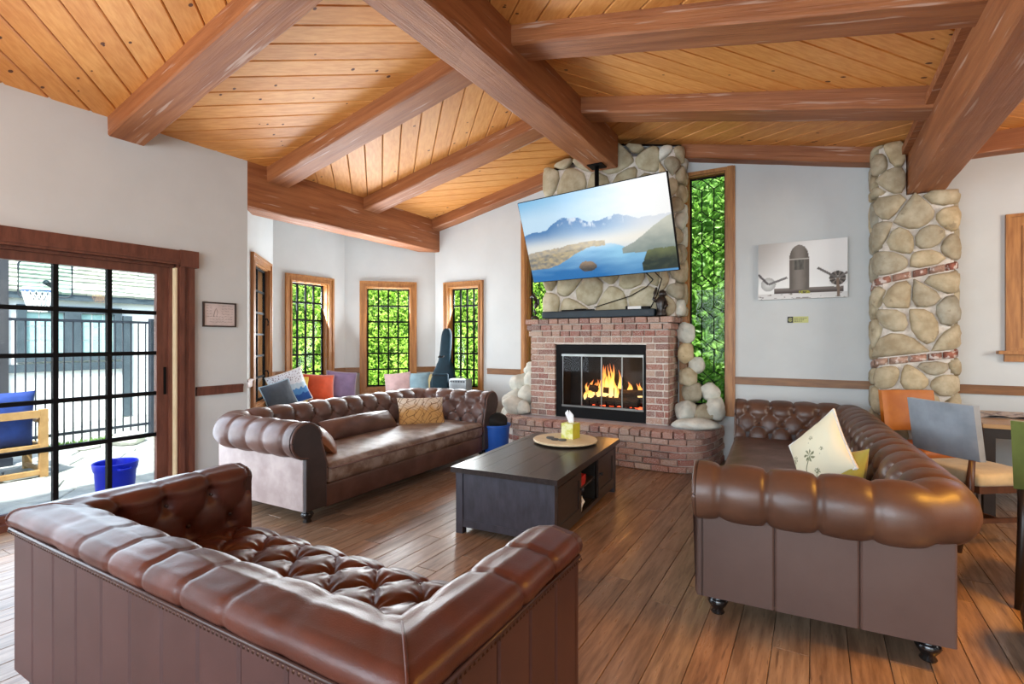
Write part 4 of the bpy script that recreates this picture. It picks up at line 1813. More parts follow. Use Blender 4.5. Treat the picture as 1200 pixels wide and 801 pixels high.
o = pillow('cushion', 'small cream cushion tucked beside the guitar bag', (-5.03, 6.12, .72), .32, .34, .12, fab('cream_cotton', (222, 206, 150)), seed=8, group='cushions on the window seat')
stand(o, math.radians(-60), .25, 0)

# guitar bag
M_bag = mat('teal_nylon', C(14, 42, 54), C(8, 28, 38), rough=.7, spec=.2, nscale=6, bump=.3, bscale=60)
GB = thing('guitar_bag', 'dark teal guitar gig bag leaning in the corner beside the right bay window', 'guitar bag', (-4.80, 6.07, .543), math.radians(14))


def gw(t):
    pts = [(0, .15), (.03, .19), (.2, .205), (.36, .165), (.46, .125), (.53, .098), (.7, .086), (.88, .08), (.96, .066), (1.0, .03)]
    for (a, x), (b, y) in zip(pts, pts[1:]):
        if a <= t <= b:
            return x + (y - x) * sm(a, b, t)
    return .03


def bagfn(iu, iv):
    t = iv
    a = iu * 2 * PI
    w = gw(t)
    th = .075 - .03 * sm(.3, .6, t)
    ca, sa = math.cos(a), math.sin(a)
    e = .45
    x = w * math.copysign(abs(ca) ** e, ca)
    y = th * math.copysign(abs(sa) ** e, sa) + .17 * t
    return (x, y, t * 1.03 + .003 * mnoise.noise(Vector((x * 9, y * 9, t * 9))))


mb = MB().grid(bagfn, 36, 40)
n_ = 41
mb.f.append(tuple(i * n_ for i in range(36)))
mb.f.append(tuple(i * n_ + 40 for i in range(36)))
mb.build('bag_body', M_bag, GB, smooth=True, sharp=60)
mb = MB()
rounded(mb, -.13, .13, -.105, -.06, .10, .36, .02, 3)
mb.build('front_pocket', M_bag, GB, smooth=True)
MB().bbox(-.075, .03, -.1075, -.1045, .115, .145).build('pocket_label', M_white, GB)
MB().tube([(-.12, -.107, .33), (.12, -.107, .33)], .006, 6).build('zip', M_black, GB)
MB().tube([(-.03, -.02, .62), (-.03, -.075, .60), (.03, -.075, .60), (.03, -.02, .62)], .012, 6).build('carry_handle', M_black, GB, smooth=True)

# grey metal box and mugs
MBX = thing('metal_box', 'grey metal box with dark vents on the seat below the right bay window', 'box', (-4.45, 6.05, .543), math.radians(8))
M_galv = mat('galvanised_metal', C(150, 156, 158), C(132, 138, 142), rough=.4, metallic=.6, nscale=8)
mb = MB()
rounded(mb, -.14, .14, -.1, .1, 0, .29, .012, 2)
mb.build('body', M_galv, MBX, smooth=True, sharp=40)
for i in range(6):
    MB().box((-.105 + i * .042, -.1012, .255), (.028, .004, .022)).build('vent', M_iron, MBX)
MB().tube([(-.06, 0, .29), (-.06, 0, .315), (.06, 0, .315), (.06, 0, .29)], .007, 6).build('handle', M_iron, MBX)
for i, (p, lab) in enumerate([((-4.60, 5.95, .543), 'small white mug beside the grey metal box'), ((-4.40, 5.90, .543), 'small white mug in front of the grey metal box')]):
    t_ = thing('mug', lab, 'mug', p, .5 + i)
    MB().lathe([(.034, 0), (.04, .01), (.042, .12), (.038, .12), (.034, .015), (.001, .012)], n=18).build('cup', M_white, t_, smooth=True, sharp=40)
    MB().tube([(.04, 0, .09), (.065, 0, .085), (.068, 0, .05), (.04, 0, .035)], .006, 6).build('handle', M_white, t_, smooth=True)

# blue bin with a dark liner by the far arm of the left sofa
BN = thing('storage_bin', 'blue plastic bin between the dark sofa and the hearth', 'bin', (-3.34, 5.24, 0))
MB().lathe([(.15, 0), (.155, .02), (.18, .36), (.195, .365), (.195, .385), (.175, .385), (.15, .02), (.001, .015)], n=28).build('tub', M_bluebin, BN, smooth=True, sharp=40)
bb = boulder(None, (-3.34, 5.24, .42), (.15, .15, .10), M_hole, 71, 'rubbish_bag')
tag(bb, 'black bag bulging out of the blue bin by the hearth', 'bag')

# ------------------------------------------------------------------ cushions on the sofas
o = pillow('bolster_cushion', 'long brown leather lumbar cushion lying along the worn sofa back', loc_on(LS, .14, .44, .545), .95, .23, .21, M_leather_l, seed=11, pinch=.03)
azL = LS.rotation_euler.z + PI / 2
stand(o, azL, .75)
o = pillow('cushion', 'gold and cream scroll-patterned pillow at the far end of the worn sofa', loc_on(LS, -.66, .56, .585), .54, .34, .18, M_vcol, colors=goldpat, seed=12)
stand(o, azL - .62, .45, -.03)
o = pillow('cushion', 'tan leather pillow tucked inside the near arm of the worn sofa', loc_on(LS, .86, .70, .54), .42, .32, .15, mat('tan_leather', C(150, 98, 62), C(128, 80, 50), rough=.45, nscale=6), seed=13)
stand(o, azL + .95, .75, .05)
o = pillow('cushion', 'cream pillow with green palm trees standing on its corner on the right sofa', (.03, 3.84, .655), .44, .44, .16, M_vcol, colors=palmprint, seed=14, trim=F_white)
stand(o, math.radians(216), .30, math.radians(45))
o = pillow('cushion', 'olive-yellow pillow behind the cream palm tree pillow', (.145, 3.72, .55), .40, .36, .13, fab('olive_cotton', (176, 160, 62)), seed=15)
stand(o, math.radians(205), .35, .3)

# ------------------------------------------------------------------ coffee table
CT = thing('coffee_table', 'espresso-stained wooden coffee table with cupboards in the middle of the room', 'table', (-1.92, 3.79, 0), math.radians(4.2))
w2, l2, th = .415, .795, .48
for i in range(4):
    x0 = -w2 + .05 + i * (2 * w2 - .1) / 4
    MB().bbox(x0 + .001, x0 + (2 * w2 - .1) / 4 - .001, -l2 + .06, l2 - .06, th - .032, th).build('top_board', M_table, CT)
for (a, b, c, d) in ((-w2, -w2 + .05, -l2, l2), (w2 - .05, w2, -l2, l2), (-w2 + .05, w2 - .05, -l2, -l2 + .06), (-w2 + .05, w2 - .05, l2 - .06, l2)):
    MB().bbox(a + .0005, b - .0005, c + .0005, d - .0005, th - .036, th + .001).build('top_edge', M_table, CT)
bx, by = w2 - .03, l2 - .03
for sx in (-1, 1):
    for sy in (-1, 1):
        MB().bbox(sx * bx - sx * .055, sx * bx, sy * by - sy * .055, sy * by, 0, th - .036).build('leg', M_tableside, CT)
for sy in (-1, 1):
    MB().bbox(-bx + .055, bx - .055, sy * (by - .022), sy * (by - .008), .05, th - .036).build('side_panel', M_tableside, CT)
    MB().bbox(-bx + .058, bx - .058, sy * (by - .008), sy * (by - .002), .05, .10).build('side_rail', M_tableside, CT)
for sx in (-1, 1):
    MB().bbox(sx * (bx - .022), sx * (bx - .004), -by + .055, by - .055, th - .075, th - .036).build('apron', M_table, CT)
    MB().bbox(sx * (bx - .022), sx * (bx - .004), -by + .055, by - .055, .05, .085).build('bottom_rail', M_table, CT)
    for k in (-1, 1):
        y0, y1 = sorted((k * (by - .06), k * .22))
        d_ = MB().bbox(sx * (bx - .02), sx * (bx - .008), y0, y1, .088, th - .078)
        e = .05
        d_.bbox(sx * (bx - .008), sx * (bx - .0), y0, y0 + e, .088, th - .078).bbox(sx * (bx - .008), sx * bx, y1 - e, y1, .088, th - .078)
        d_.bbox(sx * (bx - .008), sx * bx, y0 + e, y1 - e, .088, .088 + e).bbox(sx * (bx - .008), sx * bx, y0 + e, y1 - e, th - .078 - e, th - .078)
        dd = d_.build('door', M_table, CT)
        kn = MB().lathe([(.006, 0), (.006, .012), (.014, .016), (.015, .024), (.008, .03), (.001, .031)], n=12).build('knob', M_iron, dd, smooth=True)
        kn.location = (sx * bx, (y0 + .03) if k > 0 else (y1 - .03), .28)
        kn.rotation_euler = (0, sx * PI / 2, 0)
    MB().bbox(sx * (bx - .3), sx * (bx - .03), -.215, .215, .245, .262).build('shelf', M_table, CT)
MB().bbox(-bx + .03, bx - .03, -by + .03, by - .03, .055, .07).bbox(-.05, .05, -by + .03, by - .03, .07, th - .04).bbox(-bx + .03, bx - .03, -.235, -.219, .07, th - .04).bbox(-bx + .03, bx - .03, .219, .235, .07, th - .04).build('carcass', M_hole, CT)

# things in the open shelves
p = loc_on(CT, bx - .12, -.10, .262)
o = thing('game_box', 'red box pushed into the upper coffee table shelf', 'box', p, CT.rotation_euler.z)
M_red = mat('red_card', C(196, 44, 34), C(176, 34, 30), rough=.5)
MB().bbox(-.10, .085, -.08, .08, 0, .06).build('tray', M_red, o)
MB().bbox(-.103, .088, -.083, .083, .03, .075).build('lid', M_red, o)
p = loc_on(CT, bx - .10, -.13, .0705)
o = thing('game_controller', 'white game controller on the lower coffee table shelf', 'controller', p, CT.rotation_euler.z + .4)
mb = MB()
rounded(mb, -.05, .05, -.06, .06, 0, .035, .015, 3)
mb.tube([(.02, -.055, .02), (.05, -.07, .03), (.07, -.06, .09), (.05, -.045, .13)], [.022, .02, .018, .012], 10)
mb.build('shell', M_white, o, smooth=True)
MB().lathe([(.012, 0), (.012, .012), (.016, .014), (.001, .018)], (0, .02, .034), 10).build('thumbstick', M_black, o)

# turntable board and tissues
LZ = thing('lazy_susan', 'round pale wood lazy susan on the coffee table', 'tray', (-1.93, 4.20, .4812))
MB().lathe([(.10, 0), (.10, .012), (.001, .0125)], n=24).build('base', M_lazy, LZ)
MB().lathe([(.001, .013), (.275, .013), (.285, .018), (.287, .028), (.28, .034), (.001, .035)], n=56).build('board', M_lazy, LZ, smooth=True, sharp=30)
TB = thing('tissue_box', 'yellow-green tissue box with a tissue pulled up', 'tissue box', (-1.90, 4.25, .5165), math.radians(-8))
M_tis = mat('tissue_print', C(206, 208, 96), C(226, 226, 170), rough=.6, nscale=16, lo=.45, hi=.55)
M_tis2 = mat('tissue_print_side', C(190, 178, 30), C(206, 196, 60), rough=.6, nscale=10)
MB().bbox(-.06, .06, -.06, .06, 0, .135).build('carton', M_tis, TB)
MB().bbox(.0602, .0612, -.06, .06, 0, .135).build('carton_side', M_tis2, TB)
MB().lathe([(.036, .135), (.036, .1362), (.001, .1364)], n=20).build('slot', M_tis2, TB)
M_tp = mat('tissue_paper', C(240, 242, 244), C(232, 234, 238), rough=.9)


def tisfn(u, v):
    a = u * 2 * PI
    r = .022 + .02 * v + .010 * math.sin(a * 3 + v * 3)
    r *= (1 - .75 * sm(.7, 1, v))
    return (r * math.cos(a) - .02 * v, r * .55 * math.sin(a), .136 + .10 * v + .015 * math.sin(a * 2) * v)


MB().grid(tisfn, 28, 10).build('tissue', M_tp, TB, smooth=True)
M_coast = mat('slate', C(90, 92, 92), C(60, 62, 62), rough=.5, nscale=20)
for i, (dx, dy) in enumerate([(-.12, -.06), (-.05, -.11), (.02, -.10)]):
    o = MB().lathe([(.034, 0), (.036, .003), (.036, .009), (.034, .011), (.001, .011)], n=20).build('coaster', M_coast, smooth=True, sharp=40)
    o.location = (-1.93 + dx, 4.20 + dy, .5165)
    tag(o, ['leftmost dark round coaster beside the tissue box', 'middle dark round coaster in front of the tissue box', 'rightmost dark round coaster in front of the tissue box'][i], 'coaster', 'coasters on the lazy susan')

# ------------------------------------------------------------------ television
TV_D = 6.1
T_W, T_H, T_T = .303 * TV_D, .1605 * TV_D, math.radians(19.5)
exv = Vector((.988, -.151, 0)).normalized()
nh = exv.cross(Vector((0, 0, 1)))
eyv = Vector((0, 0, 1)) * math.cos(T_T) + nh * math.sin(T_T)
ezv = exv.cross(eyv)
tl = wcam(.0100 * TV_D, TV_D, 1.4 + 160 / 600 * TV_D)
ctr = tl + exv * T_W / 2 - eyv * T_H / 2
TV = thing('television', 'large flat television showing a mountain lake, tilted down above the mantel', 'television', ctr)
TV.rotation_euler = Matrix((exv, eyv, ezv)).transposed().to_euler()
mb = MB()
rounded(mb, -T_W / 2, T_W / 2, -T_H / 2, T_H / 2, -.035, 0, .008, 2)
mb.build('cabinet', M_black, TV, smooth=True, sharp=40)
mb = MB()
rounded(mb, -T_W * .36, T_W * .36, -T_H * .4, T_H * .2, -.075, -.033, .02, 2)
mb.build('rear_housing', M_black, TV, smooth=True, sharp=40)


def fbm(x, y, o=4):
    s, a = 0, .5
    for i in range(o):
        s += a * mnoise.noise(Vector((x, y, i * 7.3)))
        x, y, a = x * 2, y * 2, a * .5
    return s


def mixc(a, b, t):
    t = min(1, max(0, t))
    return [p + (q - p) * t for p, q in zip(a, b)]


def lakepic(u, v):
    # sky
    c = mixc(C(196, 226, 246), C(126, 190, 232), sm(.75, 1.0, v) * (1 - u) + .1 * fbm(u * 4, v * 9))
    c = mixc(c, C(252, 252, 250), sm(.35, .95, u + .25 * fbm(u * 3, v * 6 + 4)))
    # mountains
    r1 = .60 + .13 * math.exp(-((u - .34) / .15) ** 2) + .075 * math.exp(-((u - .66) / .1) ** 2) + .05 * fbm(u * 9, 1) + .018 * fbm(u * 30, 3)
    if v < r1:
        k = sm(.42, r1, v)
        m_ = mixc(C(150, 186, 218), C(74, 128, 182), k)
        if v > r1 - .10 + .06 * fbm(u * 30, v * 14) and .25 < u < .72 and r1 > .64:
            m_ = mixc(m_, C(226, 236, 246), .8 * sm(-.02, .22, fbm(u * 26, v * 12 + 3)) * sm(r1 - .10, r1 - .03, v))
        c = mixc(m_, c, sm(.45, .9, u) * .75)
    # haze
    hz = math.exp(-((v - .40) / .10) ** 2)
    c = mixc(c, C(246, 240, 226), hz * (.75 + .25 * u))
    # wooded shore
    sh = .33 + .06 * math.sin(u * 5 + .5) + .09 * sm(.2, .55, u) + .025 * fbm(u * 14, 5) - .14 * sm(.62, .75, u) * 0
    lo_ = .16 + .20 * sm(.12, .52, u) - .03 * fbm(u * 10, 9)
    if u < .58 and lo_ < v < sh:
        n = fbm(u * 26, v * 30)
        c = mixc(C(120, 122, 122), C(206, 184, 136), .5 + n * 1.2 + (u - .25))
        c = mixc(c, C(236, 220, 196), sm(.55, .45, abs(v - sh) * 8) * .25)
    # lake
    lk = lo_ if u < .58 else .37 - .10 * sm(.60, .78, u)
    if v < lk:
        c = mixc(C(28, 112, 178), C(150, 208, 240), sm(0, .4, v + .12 * fbm(u * 5, v * 16)) + .35 * sm(.45, .7, u) - .1)
        c = mixc(c, C(236, 244, 248), sm(.30, .40, v) * .6)
    # right-hand hill
    if u > .68:
        top = .30 + .30 * sm(.66, 1.05, u) + .015 * fbm(u * 20, 2)
        if .22 + .05 * (1 - u) < v < top:
            c = mixc(C(132, 146, 140), C(206, 206, 190), sm(.2, .6, v) + .4 * fbm(u * 12, v * 12))
    # dark headland
    if u > .79:
        top = .10 + .15 * sm(.79, .84, u) + .02 * fbm(u * 16, 8)
        if .02 < v < top:
            c = mixc(C(40, 54, 48), C(108, 116, 78), sm(.1, .26, v) + .5 * fbm(u * 20, v * 20))
    # islet
    e = ((u - .435) / .062) ** 2 + ((v - .135) / .062) ** 2
    if e < 1 + .3 * fbm(u * 30, v * 30):
        c = mixc(C(62, 58, 52), C(150, 122, 92), sm(.1, .19, v) + .4 * fbm(u * 30, v * 30))
    return c


nx, ny = 200, 112
mb = MB()
cols = []
for i in range(nx + 1):
    for j in range(ny + 1):
        mb.v.append(((i / nx - .5) * (T_W - .018), (j / ny - .5) * (T_H - .018), .0012))
        cols.append(tuple(lakepic(i / nx, j / ny)[:3]) + (1,))
for i in range(nx):
    for j in range(ny):
        a = i * (ny + 1) + j
        mb.f.append((a, a + ny + 1, a + ny + 2, a + 1))
mb.build('screen', colmat('screen_glow', .2, emit=.66), TV, colors=cols, fix=False)
# ceiling pole mount
MT = thing('television_mount', 'black ceiling pole and bracket holding the television', 'mount', (-2.22, 5.72, 2.5))
wp(MB().tube([(-2.22, 5.72, 3.455), (-2.22, 5.72, 2.35)], .026, 12).build('pole', M_black, smooth=True), MT)
wp(MB().bbox(-2.31, -2.13, 5.63, 5.81, 3.445, 3.458).build('ceiling_plate', M_black), MT)
back = ctr - ezv * .078
wp(MB().bar((-2.22, 5.72, 2.5), (back.x, back.y, back.z), .06, .06).build('arm', M_black), MT)
wp(MB().box(back, (.5, .3, .012), Matrix((exv, eyv, ezv)).transposed()).build('bracket', M_black), MT)
bot = ctr - eyv * T_H * .46 - ezv * .05
for i, dx in enumerate((.50, .60)):
    a = bot + exv * dx
    pts = [a, (a.x - .02, 5.93, a.z - .06), (a.x - .10 + .05 * i, 5.95, 2.02), (a.x - .30 + .22 * i, 5.955, 1.92), (a.x - .75 + .6 * i, 5.95, 1.80 - .02 * i)]
    P3 = [Vector(q) for q in pts]
    sp = []
    for k in range(len(P3) - 1):
        for q in range(5):
            sp.append(P3[k].lerp(P3[k + 1], q / 5))
    sp.append(P3[-1])
    o = MB().tube(sp, .006, 6).build('cable', M_black, smooth=True)
    tag(o, ['left black cable hanging from the television across the flagstones', 'right black cable hanging straight down from the television'][i], 'cable')

# ------------------------------------------------------------------ on the mantel
M_bar = mat('soundbar_cloth', C(40, 56, 66), C(30, 44, 54), rough=.6, nscale=3, bump=.2, bscale=200)
SB = thing('soundbar', 'long dark soundbar on the brick mantel', 'speaker', (-2.30, 5.915, 1.672))
mb = MB()
rounded(mb, -.72, .72, -.06, .06, 0, .088, .012, 2)
mb.build('body', M_bar, SB, smooth=True, sharp=40)
MB().bbox(.62, .655, -.0625, -.0605, .03, .06).build('display', M_iron, SB)
DV = thing('media_player', 'small white and black media player on top of the soundbar', 'player', (-1.80, 5.93, 1.7605))
MB().bbox(-.10, .06, -.04, .04, 0, .034).build('body', M_white, DV)
MB().bbox(-.125, -.10, -.04, .04, 0, .04).build('left_end', M_black, DV)
MB().bbox(.0602, .15, -.045, .045, 0, .03).build('right_end', M_black, DV)
o = MB().box((0, 0, .008), (.42, .07, .016)).box((.03, 0, .021), (.14, .05, .01)).build('remote_tray', M_black)
o.location = (-2.55, 5.93, 1.7605)
tag(o, 'flat black tray lying on the left half of the soundbar', 'tray')
# dark carved figures at either end
M_carve = mat('ebony_carving', C(34, 27, 24), C(48, 38, 32), rough=.35, nscale=12)
o = thing('seahorse_figurine', 'dark seahorse-shaped figurine at the left end of the mantel', 'figurine', (-3.14, 5.90, 1.672))
MB().lathe([(.05, 0), (.055, .01), (.04, .03), (.02, .04)], n=16).build('plinth', M_carve, o, smooth=True)
pts = [(0, 0, .035), (.012, 0, .07), (-.012, 0, .11), (.006, 0, .155), (.02, 0, .20), (.012, 0, .245), (-.01, 0, .285), (-.03, 0, .305), (-.055, 0, .292), (-.075, 0, .278)]
MB().tube(pts, [.012, .016, .018, .024, .032, .03, .022, .026, .016, .006], 10).build('body', M_carve, o, smooth=True)
MB().box((.045, 0, .22), (.03, .008, .07)).build('fin', M_carve, o)
MB().tube([(-.02, 0, .32), (-.005, 0, .345)], [.012, .003], 6).build('crest', M_carve, o)
o = thing('bear_figurine', 'dark lumpy carved figurine at the right end of the mantel', 'figurine', (-1.515, 5.93, 1.672))
mb = MB().lathe([(.06, 0), (.066, .02), (.05, .05), (.055, .10), (.062, .15), (.052, .20), (.034, .225)], n=18)
mb.build('body', M_carve, o, smooth=True)
MB().lathe([(.02, .215), (.042, .235), (.046, .26), (.036, .285), (.012, .30)], (.01, 0, 0), 16).build('head', M_carve, o, smooth=True)
MB().tube([(-.05, -.02, .17), (-.085, -.03, .20), (-.07, -.03, .26), (-.05, -.02, .33)], [.022, .02, .018, .01], 8).build('raised_paw', M_carve, o, smooth=True)
MB().tube([(.05, -.03, .16), (.07, -.05, .12), (.05, -.06, .08)], [.022, .02, .016], 8).build('paw', M_carve, o, smooth=True)

# ------------------------------------------------------------------ pictures on the walls


def planepic(u, v):
    c = mixc(C(176, 172, 168), C(232, 232, 230), sm(0, .75, u + (1 - v) * .6))
    c = mixc(c, C(236, 238, 236), sm(.5, .15, v))
    # wings
    if .10 < v < .19 and .19 < u < .96:
        c = mixc(C(64, 52, 48), C(120, 112, 106), sm(.10, .19, v))
    if v < .10:
        c = C(214, 214, 212)
        if fbm(u * 12, v * 30) > .22:
            c = C(130, 126, 122)

    def disc(cx, cy, r):
        return math.hypot((u - cx) * 1.36, v - cy) / r
    # engine right
    d = disc(.895, .33, .12)
    if d < 1.25 and u > .80:
        c = C(226, 226, 224)
    if d < 1:
        a = math.atan2(v - .33, (u - .895) * 1.36)
        c = C(60, 54, 50) if math.sin(a * 9) > -.2 else C(120, 112, 104)
        if d < .3:
            c = C(190, 186, 180)
    # engine left
    d = disc(.12, .27, .12)
    if d < 1:
        c = mixc(C(220, 222, 220), C(150, 150, 148), d * .8)

    def blade(x0, y0, x1, y1, w, col):
        nonlocal c
        dx, dy = (x1 - x0), (y1 - y0)
        L = dx * dx + dy * dy
        t = ((u - x0) * dx + (v - y0) * dy) / L
        if 0 < t < 1 and math.hypot((u - x0 - dx * t) * 1.36, v - y0 - dy * t) < w:
            c = col
    blade(.895, .33, .68, .52, .02, C(96, 90, 86))
    blade(.895, .33, 1.0, .42, .02, C(110, 104, 100))
    blade(.895, .33, .905, .02, .022, C(120, 100, 84))
    blade(.12, .27, .0, .46, .02, C(80, 74, 74))
    blade(.12, .27, .34, .38, .02, C(110, 108, 108))
    # fuselage
    fw = .11 * math.sqrt(max(0, 1 - max(0, (v - .70) / .24) ** 2)) if v > .70 else .11
    if .16 < v < .94 and abs(u - .475) < fw:
        k = (u - .475) / .11
        c = mixc(C(92, 84, 76), C(140, 132, 124), .5 + .5 * math.cos(k * 2.4) + .2 * fbm(u * 20, v * 8) - .35)
        if .50 < v < .68 and abs(k) < .5:
            c = mixc(C(60, 58, 52), C(104, 100, 92), .5 + fbm(u * 40, v * 8))
        if abs(v - .69) < .008:
            c = C(170, 164, 156)
    if .085 < v < .14 and .47 < u < .60:
        c = C(150, 150, 40) if fbm(u * 40, v * 30) > -.1 else c
    return c


PF = thing('canvas_print', 'wide grey photograph of an old propeller aircraft on the right wall', 'picture', (-.127, YW - .0, 2.155))
nx, ny = 130, 96
mb = MB()
cols = []
pw_, ph_ = .84, .62
for i in range(nx + 1):
    for j in range(ny + 1):
        mb.v.append(((i / nx - .5) * pw_, -.0405, (j / ny - .5) * ph_))
        cols.append(tuple(planepic(i / nx, j / ny)[:3]) + (1,))
for i in range(nx):
    for j in range(ny):
        a = i * (ny + 1) + j
        mb.f.append((a, a + ny + 1, a + ny + 2, a + 1))
mb.build('printed_face', colmat('canvas_face', .6), PF, colors=cols, fix=False)
MB().bbox(-pw_ / 2, pw_ / 2, -.04, -.002, -ph_ / 2, ph_ / 2).build('canvas_edge', mat('canvas_grey', C(150, 150, 152), C(140, 140, 142), rough=.7), PF)
SG = thing('wall_label', 'small yellow-green sign with a dark emblem below the aircraft picture', 'sign', (-.16, YW, 1.62))
M_lab = mat('label_green', C(198, 200, 132), C(190, 192, 124), rough=.6)
M_ink = mat('label_ink', C(44, 46, 44), C(50, 52, 50), rough=.6)
MB().bbox(-.10, .10, -.006, -.001, -.034, .034).build('plate', M_lab, SG)
MB().bbox(-.10, -.045, -.008, -.0062, -.034, .034).build('emblem_ground', M_ink, SG)
ring = MB()
ring.tube([(-.0725 + .017 * math.cos(a * PI / 8), -.009, .017 * math.sin(a * PI / 8)) for a in range(1, 16)], .0032, 5)
ring.tube([(-.0725 + .007 * math.cos(a * PI / 6), -.009, .007 * math.sin(a * PI / 6)) for a in range(13)], .0026, 5)
ring.build('emblem', M_lab, SG)
rn = random.Random(2)
mb = MB()
for z_, n in ((.014, 9), (-.004, 7), (-.018, 6)):
    for i in range(n):
        mb.bbox(-.035 + i * .0135, -.035 + i * .0135 + rn.uniform(.006, .011), -.0072, -.0061, z_ - .0035, z_ + .0035)
o = mb.build('small_print', M_ink, SG)
o['kind'] = 'stuff'

DF = thing('framed_document', 'small dark-framed document beside the sliding glass door', 'picture', (XL, 2.905, 1.65), PI / 2)
# local x along +Y of the room, local y points into the wall
a, b = .165, .122
MB().bbox(-a, a, -.02, -.001, b - .014, b).bbox(-a, a, -.02, -.001, -b, -b + .014).bbox(-a, -a + .014, -.02, -.001, -b + .014, b - .014).bbox(a - .014, a, -.02, -.001, -b + .014, b - .014).build('frame', mat('dark_frame', C(62, 46, 42), C(52, 40, 36), rough=.4), DF)
M_paper = mat('aged_paper', C(212, 198, 194), C(196, 182, 178), rough=.8, nscale=9)
MB().bbox(-a + .014, a - .014, -.010, -.002, -b + .014, b - .014).build('paper', M_paper, DF)
mb = MB()
for row in range(7):
    zz_ = .085 - row * .026
    for i in range(9):
        x_ = -.13 + i * .03 + rn.uniform(-.004, .004)
        if row < 4 and 2 <= i <= 4:
            continue
        if rn.random() < .8:
            mb.tube([(x_, -.0112, zz_), (x_ + .007, -.0112, zz_ + rn.uniform(-.006, .006)), (x_ + .014, -.0112, zz_ + rn.uniform(-.006, .006)), (x_ + .021, -.0112, zz_)], .0012, 4)
mb.tube([(-.06, -.0112, -.02), (-.05, -.0112, .03), (-.035, -.0112, .06), (-.02, -.0112, .03), (-.03, -.0112, -.02)], .0015, 4)
o = mb.build('handwriting', mat('faded_ink', C(130, 118, 118), C(120, 108, 108), rough=.7), DF)
o['kind'] = 'stuff'

# ------------------------------------------------------------------ dining corner
M_chairwood = mat('walnut_leg', C(84, 52, 32), C(62, 36, 22), rough=.4, nscale=4, stretch=(4, 4, 1))
M_darkleg = mat('dark_leg', C(40, 28, 22), C(30, 22, 18), rough=.4)


def dining_chair(label, p, rz, m_back, m_seat, m_leg, hgt=.97, bw=.50, back_pass=None):
    r = thing('dining_chair', label, 'chair', p, rz, 'upholstered chairs at the dining table')
    # origin under the middle of the back, facing local +y

    def bk(u, v, off):
        x = (u - .5) * bw
        z = .60 + (hgt - .60) * v
        y = -.05 * v - .03 * (4 * (u - .5) ** 2) * -1 + off
        return (x, y, z)
    mb = MB()
    nu, nv = 14, 8
    n1 = nv + 1
    e = lambda u, v: .032 * min(1, 12 * min(u, 1 - u, v, 1 - v) + .45) ** .5
    for side in (1, -1):
        o = len(mb.v)
        mb.v += [bk(i / nu, j / nv, side * e(i / nu, j / nv)) for i in range(nu + 1) for j in range(nv + 1)]
        mb.f += [(o + i * n1 + j, o + (i + 1) * n1 + j, o + (i + 1) * n1 + j + 1, o + i * n1 + j + 1) for i in range(nu) for j in range(nv)]
    N_ = (nu + 1) * n1
    edge = [i * n1 for i in range(nu + 1)] + [nu * n1 + j for j in range(1, n1)] + [i * n1 + nv for i in range(nu - 1, -1, -1)] + [j for j in range(nv - 1, 0, -1)]
    for k in range(len(edge)):
        a, b = edge[k], edge[(k + 1) % len(edge)]
        mb.f.append((a, b, b + N_, a + N_))
    mb.build('backrest', m_back, r, smooth=True, sharp=50)
    mb = MB()
    rounded(mb, -.24, .24, .01, .48, .43, .515, .03, 3, .012)
    mb.build('seat', m_seat, r, smooth=True)
    MB().bbox(-.225, .225, .03, .46, .385, .432).build('seat_frame', m_leg, r)
    for s in (-1, 1):
        MB().tube([(s * .205, -.10, 0), (s * .205, -.02, .42), (s * .215, -.012, .605)], [.018, .024, .018], 8).build('leg', m_leg, r, smooth=True)
        MB().tube([(s * .205, .45, 0), (s * .205, .44, .40)], [.016, .023], 8).build('leg', m_leg, r, smooth=True)
        MB().bar((s * .205, -.06, .20), (s * .205, .445, .20), .018, .03).build('stretcher', m_leg, r)
    MB().bar((-.205, .20, .20), (.205, .20, .20), .018, .028).build('stretcher', m_leg, r)
    return r


F_gray = fab('grey_blue_weave', (140, 150, 160))
F_seat = fab('beige_weave', (196, 182, 148))
F_orange = mat('orange_leather', C(188, 108, 24), C(170, 92, 18), rough=.5, nscale=5)
F_green = fab('olive_green_weave', (96, 108, 44))
dining_chair('grey-blue chair with a beige seat right behind the brown sofa', (.775, 4.63, 0), math.radians(-54), F_gray, F_seat, M_chairwood)
dining_chair('orange leather chair in front of the stone pillar', (.71, 5.73, 0), math.radians(-150), F_orange, F_orange, M_darkleg, .95, .46)
dining_chair('olive green chair at the right edge in front of the table', (1.14, 3.63, 0), math.radians(-27), F_green, F_green, M_darkleg)

DT = thing('dining_table', 'wooden dining table against the wall behind the grey-blue chair', 'table', (1.85, 5.76, 0))
tx, ty = .73, .5
for i in range(5):
    MB().bbox(-tx, tx, -ty + i * .2 + .001, -ty + i * .2 + .199, .72, .752).build('top_board', mat('oak_top%d' % i, C(186, 150, 104), C(166, 128, 84), rough=.3, nscale=4, stretch=(1, 8, 8)) if i == 0 else MATS['oak_top0'], DT)
for sx in (-1, 1):
    for sy in (-1, 1):
        MB().bbox(sx * (tx - .04) - .035, sx * (tx - .04) + .035, sy * (ty - .05) - .035, sy * (ty - .05) + .035, 0, .72).build('leg', M_darkleg, DT)
MB().bbox(-tx + .075, tx - .075, -ty + .04, -ty + .06, .64, .72).bbox(-tx + .075, tx - .075, ty - .06, ty - .04, .64, .72).bbox(-tx + .03, -tx + .05, -ty + .085, ty - .085, .64, .72).bbox(tx - .05, tx - .03, -ty + .085, ty - .085, .64, .72).build('apron', M_darkleg, DT)
M_news = mat('newsprint', C(206, 202, 200), C(120, 112, 112), rough=.8, nscale=14, lo=.45, hi=.6)
